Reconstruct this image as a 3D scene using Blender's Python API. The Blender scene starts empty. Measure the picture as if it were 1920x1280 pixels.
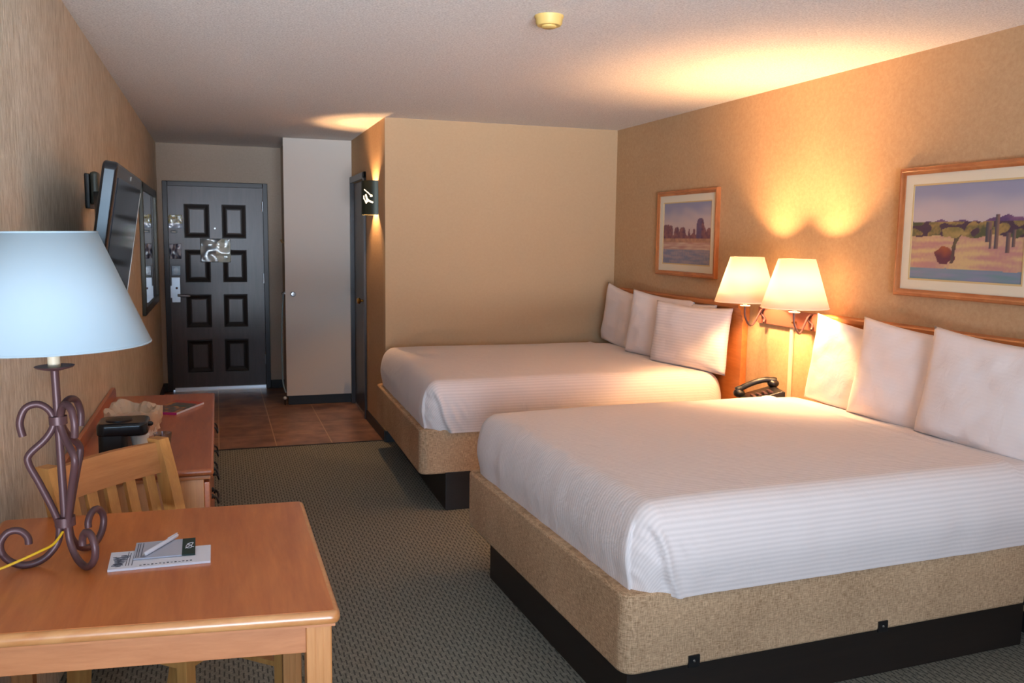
import bpy, bmesh, math, random
from mathutils import Vector, Matrix, noise
PI = math.pi
random.seed(4)
scn = bpy.context.scene
C = scn.collection

# ------------------------------------------------------------------ camera
H = 2.44
XL, XR, YB, YD, YP, XS, YF = -0.537, 3.084, 6.571, 9.279, 8.261, 1.197, -3.0
CAMZ = 1.562
yaw, pit, rol = [math.radians(a) for a in (18.583, -6.665, 0.762)]
F = Vector((math.sin(yaw)*math.cos(pit), math.cos(yaw)*math.cos(pit), math.sin(pit)))
R0 = Vector((math.cos(yaw), -math.sin(yaw), 0)); U0 = R0.cross(F)
Rv = R0*math.cos(rol)+U0*math.sin(rol); Uv = -R0*math.sin(rol)+U0*math.cos(rol)
cd = bpy.data.cameras.new('camera'); cam = bpy.data.objects.new('camera', cd); C.objects.link(cam)
m = Matrix.Identity(4)
for i in range(3):
    m[i][0] = Rv[i]; m[i][1] = Uv[i]; m[i][2] = -F[i]
m[2][3] = CAMZ
cam.matrix_world = m
cd.sensor_width = 36; cd.lens = 1644.9/1920*36; cd.clip_start = 0.02
cd.dof.use_dof = True; cd.dof.focus_distance = 2.9; cd.dof.aperture_fstop = 9
scn.camera = cam

# ------------------------------------------------------------------ light
scn.view_settings.view_transform = 'Standard'; scn.view_settings.look = 'None'
scn.view_settings.gamma = 1; scn.view_settings.use_curve_mapping = False
scn.view_settings.exposure = 0.2
w = bpy.data.worlds.new('world'); scn.world = w; w.use_nodes = True
w.node_tree.nodes['Background'].inputs[0].default_value = (0.55, 0.72, 1.0, 1)
w.node_tree.nodes['Background'].inputs[1].default_value = 2.0

def area(name, loc, rot, sx, sy, power, color, spread=PI):
    l = bpy.data.lights.new(name, 'AREA'); l.shape = 'RECTANGLE'; l.size = sx; l.size_y = sy
    l.energy = power; l.color = color; l.spread = spread
    o = bpy.data.objects.new(name, l); C.objects.link(o); o.location = loc; o.rotation_euler = rot
    return o
def point(name, loc, power, color, rad):
    l = bpy.data.lights.new(name, 'POINT'); l.energy = power; l.color = color; l.shadow_soft_size = rad
    o = bpy.data.objects.new(name, l); C.objects.link(o); o.location = loc
    return o
# daylight through the window opening behind the camera
WX0, WX1, WZ0, WZ1 = -1.80, 1.30, 0.10, 2.20
XW = -2.0; YJ = 1.30   # unseen part behind the camera, widened to the left to steer the daylight
area('outdoor_daylight', (-2.5, YF-8.0, 2.2), (PI/2, 0, math.radians(-14)), 4.5, 3.6, 780, (0.56, 0.80, 1.0))
# unseen lamp added outside, aimed up through the window to brighten the ceiling
o_ = area('ceiling_fill', (-1.5, -14.0, -3.0), (0, 0, 0), 9.0, 6.0, 12500, (0.88, 0.94, 1.0))
o_.rotation_euler = (Vector((0.3, YF, 1.4))-Vector(o_.location)).to_track_quat('-Z', 'Y').to_euler()
WARM = (1.0, 0.56, 0.25)
BULB = 87.0
SCONCE = 20.0

# ------------------------------------------------------------------ materials
def nodes(name):
    mt = bpy.data.materials.new(name); mt.use_nodes = True
    nt = mt.node_tree; b = nt.nodes['Principled BSDF']
    return mt, nt, b
def c4(c): return (c[0], c[1], c[2], 1)
def srgb(r, g, b):
    f = lambda v: (v/255/12.92) if v/255 <= 0.04045 else ((v/255+0.055)/1.055)**2.4
    return (f(r), f(g), f(b))
def pbr(name, col, rough=0.5, metal=0.0, spec=0.5, emit=None, es=0.0, trans=0.0, coat=0.0):
    mt, nt, b = nodes(name)
    b.inputs['Base Color'].default_value = c4(col); b.inputs['Roughness'].default_value = rough
    b.inputs['Metallic'].default_value = metal; b.inputs['Specular IOR Level'].default_value = spec
    b.inputs['Transmission Weight'].default_value = trans; b.inputs['Coat Weight'].default_value = coat
    if emit: b.inputs['Emission Color'].default_value = c4(emit); b.inputs['Emission Strength'].default_value = es
    return mt
def texco(nt, scale=(1, 1, 1), coord='Object', rot=(0, 0, 0)):
    t = nt.nodes.new('ShaderNodeTexCoord'); mp = nt.nodes.new('ShaderNodeMapping')
    nt.links.new(t.outputs[coord], mp.inputs[0]); mp.inputs['Scale'].default_value = scale; mp.inputs['Rotation'].default_value = rot
    return mp.outputs[0]
def nz(nt, vec, scale, detail=3, rough=0.5, dist=0):
    n = nt.nodes.new('ShaderNodeTexNoise'); nt.links.new(vec, n.inputs['Vector'])
    n.inputs['Scale'].default_value = scale; n.inputs['Detail'].default_value = detail
    n.inputs['Roughness'].default_value = rough; n.inputs['Distortion'].default_value = dist
    return n.outputs['Fac']
def ramp(nt, fac, stops):
    r = nt.nodes.new('ShaderNodeValToRGB'); nt.links.new(fac, r.inputs[0])
    e = r.color_ramp.elements
    while len(e) < len(stops): e.new(0.5)
    for el, (p, c) in zip(e, stops): el.position = p; el.color = c4(c)
    return r.outputs[0]
def mixc(nt, fac, a, b, mode='MIX'):
    mx = nt.nodes.new('ShaderNodeMix'); mx.data_type = 'RGBA'; mx.blend_type = mode
    for s, v in ((0, fac), (6, a), (7, b)):
        if isinstance(v, bpy.types.NodeSocket): nt.links.new(v, mx.inputs[s])
        else: mx.inputs[s].default_value = v if s == 0 else c4(v)
    return mx.outputs[2]
def math_(nt, op, a, b=None):
    n = nt.nodes.new('ShaderNodeMath'); n.operation = op
    for i, v in enumerate((a, b)):
        if v is None: continue
        if isinstance(v, bpy.types.NodeSocket): nt.links.new(v, n.inputs[i])
        else: n.inputs[i].default_value = v
    return n.outputs[0]
def bump(nt, b, h, strength=0.3, dist=0.01):
    bn = nt.nodes.new('ShaderNodeBump'); bn.inputs['Strength'].default_value = strength; bn.inputs['Distance'].default_value = dist
    nt.links.new(h, bn.inputs['Height']); nt.links.new(bn.outputs[0], b.inputs['Normal'])
def wood(name, c1, c2, scale=(14, 1.2, 14), rough=0.35, coat=0.2, gloss_bump=0.05):
    mt, nt, b = nodes(name)
    v = texco(nt, scale); n1 = nz(nt, v, 2.2, 6, 0.6, 0.6); n2 = nz(nt, v, 9, 4, 0.6)
    f = math_(nt, 'ADD', math_(nt, 'MULTIPLY', n1, 0.7), math_(nt, 'MULTIPLY', n2, 0.3))
    col = ramp(nt, f, [(0.32, c1), (0.68, c2)])
    nt.links.new(col, b.inputs['Base Color']); b.inputs['Roughness'].default_value = rough
    b.inputs['Coat Weight'].default_value = coat; b.inputs['Coat Roughness'].default_value = 0.25
    bump(nt, b, f, gloss_bump, 0.002)
    return mt

M = {}
def wallpaper(name, c1, c2, fibre, sc, bs, rough=0.9, spec=0.2):
    mt, nt, b = nodes(name)
    v = texco(nt, fibre); n = nz(nt, v, sc, 6, 0.65, 0.3)
    v2 = texco(nt, (1, 1, 1)); n2 = nz(nt, v2, 2.5, 3)
    f = math_(nt, 'ADD', math_(nt, 'MULTIPLY', n, 0.8), math_(nt, 'MULTIPLY', n2, 0.2))
    nt.links.new(ramp(nt, f, [(0.30, c1), (0.66, c2)]), b.inputs['Base Color'])
    b.inputs['Roughness'].default_value = rough; b.inputs['Specular IOR Level'].default_value = spec
    bump(nt, b, n, bs, 0.006)
    return mt
M['wall_left'] = wallpaper('grasscloth_wallpaper', srgb(182, 166, 142), srgb(236, 226, 208), (1, 1, 0.16), 85, 0.55)
M['wall_right'] = wallpaper('linen_wallpaper', srgb(184, 148, 110), srgb(199, 165, 127), (1, 1, 1), 55, 0.15)
M['wall_plain'] = wallpaper('cream_wall_paint', srgb(192, 160, 124), srgb(197, 165, 129), (1, 1, 1), 60, 0.05)
M['wall_hall'] = wallpaper('hall_wall_paint', srgb(184, 166, 148), srgb(194, 176, 158), (1, 1, 1), 60, 0.05)
def ceiling_mat():
    mt, nt, b = nodes('popcorn_ceiling'); v = texco(nt)
    n = nz(nt, v, 120, 4, 0.75); n2 = nz(nt, v, 60, 3, 0.6)
    h = math_(nt, 'ADD', n, n2)
    nt.links.new(ramp(nt, n, [(0.35, srgb(206, 198, 192)), (0.62, srgb(240, 234, 228))]), b.inputs['Base Color'])
    b.inputs['Roughness'].default_value = 0.95; b.inputs['Specular IOR Level'].default_value = 0.1
    bump(nt, b, h, 0.4, 0.008); return mt
M['ceiling'] = ceiling_mat()
def carpet_mat():
    mt, nt, b = nodes('woven_carpet'); v = texco(nt)
    wob = nt.nodes.new('ShaderNodeTexNoise'); nt.links.new(v, wob.inputs['Vector']); wob.inputs['Scale'].default_value = 30
    va = nt.nodes.new('ShaderNodeVectorMath'); va.operation = 'MULTIPLY_ADD'; nt.links.new(wob.outputs['Color'], va.inputs[0]); va.inputs[1].default_value = (0.006, 0.006, 0); nt.links.new(v, va.inputs[2])
    sp = nt.nodes.new('ShaderNodeSeparateXYZ'); nt.links.new(va.outputs[0], sp.inputs[0])
    u = math_(nt, 'DIVIDE', sp.outputs[0], 0.0165); col_i = math_(nt, 'FLOOR', u); fu = math_(nt, 'FRACT', math_(nt, 'ADD', u, 50))
    w_ = math_(nt, 'ADD', math_(nt, 'DIVIDE', sp.outputs[1], 0.062), math_(nt, 'MULTIPLY', col_i, 0.37)); fw = math_(nt, 'FRACT', math_(nt, 'ADD', w_, 500))
    du = math_(nt, 'LESS_THAN', math_(nt, 'ABSOLUTE', math_(nt, 'SUBTRACT', fu, 0.5)), 0.17)
    dv = math_(nt, 'LESS_THAN', math_(nt, 'ABSOLUTE', math_(nt, 'SUBTRACT', fw, 0.5)), 0.32)
    dash = math_(nt, 'MULTIPLY', du, dv)
    fine = nz(nt, v, 230, 3, 0.75); med = nz(nt, v, 60, 3, 0.6); big = nz(nt, v, 1.2, 3)
    base = ramp(nt, math_(nt, 'ADD', math_(nt, 'MULTIPLY', fine, 0.6), math_(nt, 'MULTIPLY', med, 0.4)), [(0.36, srgb(94, 96, 90)), (0.64, srgb(164, 162, 150))])
    base = mixc(nt, math_(nt, 'MULTIPLY', big, 0.3), base, srgb(134, 124, 110))
    col = mixc(nt, math_(nt, 'MULTIPLY', dash, math_(nt, 'ADD', 0.35, math_(nt, 'MULTIPLY', med, 0.7))), base, srgb(56, 60, 58))
    nt.links.new(col, b.inputs['Base Color']); b.inputs['Roughness'].default_value = 1; b.inputs['Specular IOR Level'].default_value = 0.05
    bump(nt, b, math_(nt, 'ADD', math_(nt, 'MULTIPLY', dash, -0.6), fine), 0.5, 0.004)
    return mt
M['carpet'] = carpet_mat()
def tile_mat():
    mt, nt, b = nodes('terracotta_tile')
    t = nt.nodes.new('ShaderNodeTexCoord'); mp = nt.nodes.new('ShaderNodeMapping'); nt.links.new(t.outputs['Object'], mp.inputs[0])
    mp.inputs['Location'].default_value = (0.02, -0.06, 0)
    br = nt.nodes.new('ShaderNodeTexBrick'); nt.links.new(mp.outputs[0], br.inputs['Vector']); br.offset = 0
    br.inputs['Scale'].default_value = 1; br.inputs['Brick Width'].default_value = 0.41; br.inputs['Row Height'].default_value = 0.41
    br.inputs['Mortar Size'].default_value = 0.004; br.inputs['Mortar Smooth'].default_value = 0.2
    n = nz(nt, texco(nt, (1, 1, 1)), 5, 5, 0.6)
    c = ramp(nt, n, [(0.35, srgb(112, 80, 64)), (0.65, srgb(170, 126, 102))])
    nt.links.new(c, br.inputs['Color1']); nt.links.new(c, br.inputs['Color2']); br.inputs['Mortar'].default_value = c4(srgb(196, 160, 126))
    nt.links.new(br.outputs['Color'], b.inputs['Base Color']); b.inputs['Roughness'].default_value = 0.33
    bump(nt, b, math_(nt, 'MULTIPLY', br.outputs['Fac'], -1), 0.3, 0.003)
    return mt
M['tile'] = tile_mat()
def linen_mat():
    mt, nt, b = nodes('oatmeal_upholstery')
    n1 = nz(nt, texco(nt, (1, 1, 0.12)), 330, 3, 0.7); n2 = nz(nt, texco(nt, (0.12, 0.12, 1)), 330, 3, 0.7)
    n = math_(nt, 'ADD', math_(nt, 'MULTIPLY', n1, 0.5), math_(nt, 'MULTIPLY', n2, 0.5))
    big = nz(nt, texco(nt), 3, 3)
    f = math_(nt, 'ADD', math_(nt, 'MULTIPLY', n, 0.85), math_(nt, 'MULTIPLY', big, 0.15))
    nt.links.new(ramp(nt, f, [(0.40, srgb(150, 118, 88)), (0.58, srgb(216, 180, 144))]), b.inputs['Base Color'])
    b.inputs['Roughness'].default_value = 0.95; b.inputs['Specular IOR Level'].default_value = 0.1
    bump(nt, b, n, 0.5, 0.003); return mt
M['linen'] = linen_mat()
def sheet_mat(name, period, amt, base=(232, 219, 215)):
    mt, nt, b = nodes(name)
    at = nt.nodes.new('ShaderNodeAttribute'); at.attribute_name = 'stripe'
    s = math_(nt, 'SINE', math_(nt, 'MULTIPLY', at.outputs['Fac'], 2*PI/period))
    s = math_(nt, 'ADD', math_(nt, 'MULTIPLY', s, 0.5), 0.5)
    col = mixc(nt, math_(nt, 'MULTIPLY', s, amt), srgb(*base), srgb(base[0]-34, base[1]-34, base[2]-34))
    nt.links.new(col, b.inputs['Base Color']); b.inputs['Roughness'].default_value = 0.75; b.inputs['Specular IOR Level'].default_value = 0.25
    b.inputs['Sheen Weight'].default_value = 0.15
    n = nz(nt, texco(nt, (1, 1, 1)), 12, 4, 0.5, 0.8)
    bump(nt, b, math_(nt, 'ADD', n, math_(nt, 'MULTIPLY', s, 0.06*min(1, amt*3))), 0.22, 0.02)
    return mt
M['sheet'] = sheet_mat('striped_white_cotton', 0.016, 0.36)
M['pillow'] = sheet_mat('white_pillow_cotton', 0.016, 0.04)
M['pillow_stripe'] = sheet_mat('striped_pillow_cotton', 0.018, 0.35)
M['table_wood'] = wood('honey_table_laminate', srgb(182, 98, 50), srgb(214, 130, 72), (9, 1.0, 9), 0.28, 0.3, 0.02)
M['oak'] = wood('light_oak', srgb(188, 122, 68), srgb(214, 150, 92), (18, 18, 1.2), 0.4, 0.15)
M['oak_x'] = wood('light_oak_rail', srgb(182, 112, 66), srgb(202, 132, 84), (1.2, 18, 18), 0.4, 0.15)
M['edge_oak'] = wood('worn_edge_oak', srgb(186, 118, 66), srgb(216, 158, 102), (3, 9, 9), 0.3, 0.5)
M['chair_oak'] = wood('chair_oak', srgb(176, 118, 62), srgb(206, 150, 84), (18, 18, 1.4), 0.38, 0.2)
M['dresser_wood'] = wood('cherry_dresser_wood', srgb(170, 90, 54), srgb(204, 118, 72), (9, 1.0, 9), 0.28, 0.3, 0.02)
M['head_wood'] = wood('headboard_oak', srgb(170, 96, 44), srgb(198, 120, 60), (12, 1.0, 12), 0.4, 0.2)
M['frame_wood'] = wood('picture_frame_oak', srgb(158, 92, 52), srgb(196, 126, 76), (14, 3, 3), 0.4, 0.15)
M['plate_wood'] = pbr('mauve_painted_wood', srgb(142, 82, 66), 0.45)
M['door'] = wood('dark_door_paint', srgb(70, 58, 56), srgb(84, 70, 68), (10, 10, 1), 0.45, 0.6, 0.03)
M['door_mould'] = pbr('shaded_door_moulding', srgb(32, 22, 19), 0.5)  # darker than the door: shade on the moulding slopes put into the colour
M['door_frame'] = pbr('dark_frame_paint', srgb(46, 38, 38), 0.35)
M['bath_door'] = wood('dark_brown_door', srgb(52, 40, 34), srgb(66, 52, 44), (10, 10, 1), 0.45, 0.1)
M['baseboard'] = pbr('black_vinyl_base', srgb(30, 28, 28), 0.5)
M['closet_paint'] = pbr('cream_closet_paint', srgb(214, 202, 190), 0.6)
M['pedestal'] = wood('espresso_panel', srgb(30, 22, 18), srgb(40, 29, 23), (1, 1, 12), 0.5, 0.0)
M['iron'] = pbr('maroon_wrought_iron', srgb(92, 64, 66), 0.42, 0.3)
M['black_plastic'] = pbr('black_plastic', srgb(22, 22, 25), 0.35)
M['tv_bezel'] = pbr('tv_bezel_plastic', srgb(22, 22, 26), 0.22)
M['tv_screen'] = pbr('tv_screen_glass', srgb(10, 9, 10), 0.09, spec=0.6)
M['tv_silver'] = pbr('silver_trim', srgb(170, 165, 160), 0.3, 0.8)
M['mirror'] = pbr('mirror_glass', (0.86, 0.88, 0.87), 0.015, 1.0)
M['mirror_frame'] = pbr('grey_green_frame', srgb(70, 74, 66), 0.35, 0.2)
M['silver'] = pbr('brushed_silver', srgb(190, 195, 200), 0.3, 1.0)
M['threshold'] = pbr('aluminium_threshold', srgb(240, 244, 248), 0.30, 1.0)
M['brass'] = pbr('brass', srgb(205, 160, 80), 0.25, 1.0)
M['green_metal'] = pbr('verdigris_metal', srgb(52, 56, 44), 0.4, 0.4)
M['white_plastic'] = pbr('white_plastic', srgb(232, 228, 220), 0.45)
M['yellow_plastic'] = pbr('aged_ivory_plastic', srgb(214, 178, 104), 0.5)
M['cord_white'] = pbr('cream_raceway', srgb(226, 206, 176), 0.5)
M['yellow_cord'] = pbr('yellow_cord', srgb(214, 168, 30), 0.5)
M['paper'] = pbr('white_paper', srgb(222, 222, 232), 0.8)
M['paper_grey'] = pbr('grey_paper', srgb(176, 178, 192), 0.8)
M['ink'] = pbr('dark_ink', srgb(84, 86, 98), 0.8)
M['green_print'] = pbr('dark_green_print', srgb(28, 50, 44), 0.7)
M['bag'] = pbr('beige_plastic_bag', srgb(214, 190, 164), 0.4)
M['mag_pink'] = pbr('magenta_cover', srgb(190, 60, 140), 0.4)
M['mat_board'] = pbr('cream_mat_board', srgb(222, 212, 190), 0.8)
M['mat_bevel'] = pbr('inner_mat_bevel', srgb(206, 180, 130), 0.8)
M['tan_cord'] = pbr('tan_knot', srgb(132, 98, 60), 0.7)
M['blue_cord'] = pbr('grey_blue_cord', srgb(120, 140, 146), 0.5)
def shade_mat(name, col, tr):
    mt = bpy.data.materials.new(name); mt.use_nodes = True; nt = mt.node_tree
    nt.nodes.remove(nt.nodes['Principled BSDF']); out = nt.nodes['Material Output']
    d = nt.nodes.new('ShaderNodeBsdfDiffuse'); t = nt.nodes.new('ShaderNodeBsdfTranslucent'); mx = nt.nodes.new('ShaderNodeMixShader')
    d.inputs[0].default_value = c4(col); t.inputs[0].default_value = c4(col); mx.inputs[0].default_value = tr
    nt.links.new(d.outputs[0], mx.inputs[1]); nt.links.new(t.outputs[0], mx.inputs[2]); nt.links.new(mx.outputs[0], out.inputs[0])
    return mt
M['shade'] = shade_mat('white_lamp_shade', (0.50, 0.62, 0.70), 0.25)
M['warm_shade'] = shade_mat('cream_lamp_shade', (0.97, 0.95, 0.90), 0.80)
M['bulb'] = pbr('lit_bulb', (1, 0.9, 0.7), 0.3, emit=(1.0, 0.72, 0.36), es=14)
M['glow'] = pbr('lit_cutout_glass', (1, 0.85, 0.6), 0.4, emit=(1.0, 0.78, 0.48), es=2.6)
def clear(name, tint, f=0.6):
    mt = bpy.data.materials.new(name); mt.use_nodes = True; nt = mt.node_tree
    nt.nodes.remove(nt.nodes['Principled BSDF']); out = nt.nodes['Material Output']
    a = nt.nodes.new('ShaderNodeBsdfTransparent'); g = nt.nodes.new('ShaderNodeBsdfGlossy'); mx = nt.nodes.new('ShaderNodeMixShader')
    a.inputs[0].default_value = c4(tint); g.inputs[1].default_value = 0.1; g.inputs[0].default_value = (0.8, 0.85, 0.9, 1); mx.inputs[0].default_value = 1-f
    nt.links.new(a.outputs[0], mx.inputs[1]); nt.links.new(g.outputs[0], mx.inputs[2]); nt.links.new(mx.outputs[0], out.inputs[0])
    return mt
M['clear'] = clear('clear_plastic', (0.8, 0.84, 0.86), 0.8)
M['window_glass'] = clear('window_glass', (0.95, 0.97, 1.0), 0.94)
def vcol(name, rough=0.6, spec=0.3, emit=0):
    mt, nt, b = nodes(name); at = nt.nodes.new('ShaderNodeAttribute'); at.attribute_name = 'paint'
    nt.links.new(at.outputs['Color'], b.inputs['Base Color']); b.inputs['Roughness'].default_value = rough; b.inputs['Specular IOR Level'].default_value = spec
    return mt
M['painting'] = vcol('pastel_landscape', 0.5); M['magazine'] = vcol('magazine_cover', 0.35); M['foil'] = vcol('glossy_notice', 0.15, 0.8)

# ------------------------------------------------------------------ helpers
def thing(name, label, cat, loc=(0, 0, 0), rotz=0, group=None):
    o = bpy.data.objects.new(name, None); C.objects.link(o); o.empty_display_size = 0.05
    o.location = loc; o.rotation_euler = (0, 0, rotz); o['label'] = label; o['category'] = cat
    if group: o['group'] = group
    return o
def tag(o, label, cat, group=None, kind=None):
    o['label'] = label; o['category'] = cat
    if group: o['group'] = group
    if kind: o['kind'] = kind
    return o
class MB:
    def __init__(s): s.bm = bmesh.new(); s.wn = False
    def box(s, a, b, bev=0.0, seg=2, mat=None):
        s.wn = s.wn or bev > 0
        c = [(a[i]+b[i])/2 for i in range(3)]; d = [abs(b[i]-a[i]) for i in range(3)]
        bm = bmesh.new(); bmesh.ops.create_cube(bm, size=1)
        for v in bm.verts: v.co = Vector((v.co.x*d[0], v.co.y*d[1], v.co.z*d[2]))
        if bev > 0: bmesh.ops.bevel(bm, geom=bm.edges[:], offset=min(bev, min(d)*0.45), segments=seg, profile=0.5, affect='EDGES')
        for v in bm.verts:
            v.co += Vector(c)
            if mat: v.co = mat @ v.co
        s.join(bm); return s
    def join(s, bm):
        me = bpy.data.meshes.new('t'); bm.to_mesh(me); bm.free(); s.bm.from_mesh(me); bpy.data.meshes.remove(me)
    def beam(s, a, b, wx, wy, bev=0.003, up=(0, 0, 1)):
        a, b = Vector(a), Vector(b); z = (b-a); L = z.length; z.normalize()
        x = Vector(up).cross(z)
        if x.length < 1e-4: x = Vector((1, 0, 0))
        x.normalize(); y = z.cross(x)
        mt = Matrix.Translation(a) @ Matrix((x, y, z)).transposed().to_4x4()
        return s.box((-wx/2, -wy/2, 0), (wx/2, wy/2, L), bev, 2, mt)
    def tube(s, pts, r, n=10, cap=True):
        pts = [Vector(p) for p in pts]; rs = r if isinstance(r, (list, tuple)) else [r]*len(pts)
        rings = []; t0 = (pts[1]-pts[0]).normalized(); nrm = t0.orthogonal().normalized()
        for i, p in enumerate(pts):
            t = (pts[min(i+1, len(pts)-1)]-pts[max(i-1, 0)]).normalized()
            nrm = (nrm - t*nrm.dot(t)).normalized(); bn = t.cross(nrm)
            rings.append([s.bm.verts.new(p+(nrm*math.cos(2*PI*k/n)+bn*math.sin(2*PI*k/n))*rs[i]) for k in range(n)])
        for a, b in zip(rings, rings[1:]):
            for k in range(n): s.bm.faces.new((a[k], a[(k+1) % n], b[(k+1) % n], b[k]))
        if cap: s.bm.faces.new(rings[0][::-1]); s.bm.faces.new(rings[-1])
        return s
    def lathe(s, prof, c=(0, 0, 0), n=32, a0=0, a1=2*PI, axis='z'):
        full = abs(a1-a0-2*PI) < 1e-6; cnt = n if full else n+1; rings = []
        for r, z in prof:
            ring = []
            for k in range(cnt):
                a = a0+(a1-a0)*k/n; p = (r*math.cos(a), r*math.sin(a), z)
                if axis == 'x': p = (p[2], p[0], p[1])
                if axis == 'y': p = (p[0], p[2], p[1])
                ring.append(s.bm.verts.new(Vector(p)+Vector(c)))
            rings.append(ring)
        for a, b in zip(rings, rings[1:]):
            for k in range(n): s.bm.faces.new((a[k], a[(k+1) % cnt], b[(k+1) % cnt], b[k]))
        return s
    def ball(s, c, r, sc=(1, 1, 1), n=16):
        bm = bmesh.new(); bmesh.ops.create_uvsphere(bm, u_segments=n, v_segments=n//2, radius=r)
        for v in bm.verts: v.co = Vector((v.co.x*sc[0], v.co.y*sc[1], v.co.z*sc[2]))+Vector(c)
        s.join(bm); return s
    def prism(s, poly, z0, z1, bev=0, to=None, seg=3):
        """polygon in XY extruded z0..z1; to(p) remaps points"""
        s.wn = s.wn or bev > 0
        bm = bmesh.new(); vs = [bm.verts.new((p[0], p[1], z0)) for p in poly]; f = bm.faces.new(vs)
        r = bmesh.ops.extrude_face_region(bm, geom=[f])
        for g in r['geom']:
            if isinstance(g, bmesh.types.BMVert): g.co.z = z1
        bmesh.ops.recalc_face_normals(bm, faces=bm.faces[:])
        if bev:
            es = [e for e in bm.edges if abs(e.verts[0].co.z-e.verts[1].co.z) < 1e-6]
            bmesh.ops.bevel(bm, geom=es, offset=bev, segments=seg, profile=0.5, affect='EDGES')
        if to:
            for v in bm.verts: v.co = Vector(to(v.co))
        s.join(bm); return s
    def quad(s, *p):
        s.bm.faces.new([s.bm.verts.new(q) for q in p]); return s
    def build(s, name, mt, parent=None, world=False, smooth=True, recalc=True, angle=40):
        if world and parent is not None:
            off = Vector(parent.location)
            for v in s.bm.verts: v.co -= off
        if recalc: bmesh.ops.recalc_face_normals(s.bm, faces=s.bm.faces[:])
        me = bpy.data.meshes.new(name); s.bm.to_mesh(me); s.bm.free()
        me.materials.append(M[mt] if isinstance(mt, str) else mt)
        if smooth:
            me.shade_smooth(); me.set_sharp_from_angle(angle=math.radians(angle))
        o = bpy.data.objects.new(name, me); C.objects.link(o)
        if parent is not None: o.parent = parent
        if smooth and s.wn:
            md = o.modifiers.new('weighted_normals', 'WEIGHTED_NORMAL'); md.weight = 80; md.keep_sharp = True
        return o
def struct(o): o['kind'] = 'structure'; return o
def spline(pts, n=8):
    P = [Vector(p) for p in pts]; out = []
    for i in range(len(P)-1):
        p0, p1, p2, p3 = P[max(i-1, 0)], P[i], P[i+1], P[min(i+2, len(P)-1)]
        for k in range(n):
            t = k/n; out.append(0.5*((2*p1)+(p2-p0)*t+(2*p0-5*p1+4*p2-p3)*t*t+(3*p1-p0-3*p2+p3)*t**3))
    out.append(P[-1]); return out
def solidify(o, t, off=-1):
    md = o.modifiers.new('thickness', 'SOLIDIFY'); md.thickness = t; md.offset = off; return o
def sm(a, b, x):
    t = max(0, min(1, (x-a)/(b-a))); return t*t*(3-2*t)

# ------------------------------------------------------------------ structure
T = 0.10
struct(MB().box((XW-T, YF-T, -0.1), (XR+T, 6.62, 0)).build('floor', 'carpet', smooth=False))
struct(MB().box((-0.85, 6.62, -0.1), (XR+T, YD+T, 0.0)).build('floor_entry', 'tile', smooth=False))
struct(MB().box((XW-T, YF-T, H), (XR+T, YD+T, H+0.1)).build('ceiling', 'ceiling', smooth=False))
struct(MB().box((XR, YF-T, 0), (XR+T, YB, H)).build('wall_right', 'wall_right', smooth=False))
# left wall: bows out gently close to the camera
mb = MB(); ys = [YJ, 1.5]+[1.8+0.1*i for i in range(24)]+[5, 7, YD+T]
def wall_x(y): return XL-0.18*(1-sm(1.6, 3.75, y))
rows = [[mb.bm.verts.new(p) for p in ((wall_x(y), y, 0), (wall_x(y), y, H), (-0.85, y, H), (-0.85, y, 0))] for y in ys]
for a, b in zip(rows, rows[1:]):
    for k in range(4): mb.bm.faces.new((a[k], a[(k+1) % 4], b[(k+1) % 4], b[k]))
mb.bm.faces.new(rows[0]); mb.bm.faces.new(rows[-1][::-1])
struct(mb.build('wall_left', 'wall_left'))
struct(MB().box((XW-T, YF, 0), (XW, YJ+T, H)).build('wall_outer_left', 'wall_plain', smooth=False))  # unseen walls of the part widened for the daylight
struct(MB().box((XW, YJ, 0), (-0.72, YJ+T, H)).build('wall_return', 'wall_plain', smooth=False))
struct(MB().box((XS, YB, 0), (XR+T, YB+T, H)).build('wall_back', 'wall_plain', smooth=False))
# side wall of the bathroom with its doorway
BY0, BY1 = 7.50, 8.24
mb = MB(); mb.box((XS, YB+T, 0), (XS+T, BY0, H)); mb.box((XS, BY0, 2.05), (XS+T, BY1, H)); mb.box((XS, BY1, 0), (XS+T, YD, H))
struct(mb.build('wall_side', 'wall_right', smooth=False))
# entry wall around the front door
DX0, DX1, DZ = -0.447, 0.452, 2.035
mb = MB(); mb.box((-0.85, YD, 0), (DX0-0.035, YD+T, H)); mb.box((DX1+0.035, YD, 0), (XR+T, YD+T, H)); mb.box((DX0-0.035, YD, DZ+0.035), (DX1+0.035, YD+T, H))
struct(mb.build('wall_entry', 'wall_hall', smooth=False))
struct(MB().box((0.632, YP+0.09, 0), (0.70, YD, H)).build('wall_closet', 'wall_hall', smooth=False))
# window wall behind the camera
mb = MB(); mb.box((XW-T, YF-T, 0), (WX0, YF, H)); mb.box((WX1, YF-T, 0), (XR+T, YF, H)); mb.box((WX0, YF-T, WZ1), (WX1, YF, H)); mb.box((WX0, YF-T, 0), (WX1, YF, WZ0))
struct(mb.build('wall_front', 'wall_plain', smooth=False))
mb = MB()
for x0, x1 in ((WX0, WX0+0.05), (WX1-0.05, WX1), ((WX0+WX1)/2-0.03, (WX0+WX1)/2+0.03)): mb.box((x0, YF-0.08, WZ0), (x1, YF-0.02, WZ1), 0.004)
for z0, z1 in ((WZ0, WZ0+0.05), (WZ1-0.05, WZ1)): mb.box((WX0, YF-0.08, z0), (WX1, YF-0.02, z1), 0.004)
win = struct(mb.build('window_1', 'white_plastic'))
MB().box((WX0+0.04, YF-0.053, WZ0+0.04), (WX1-0.04, YF-0.049, WZ1-0.04)).build('pane', 'window_glass', win, smooth=False)
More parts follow.
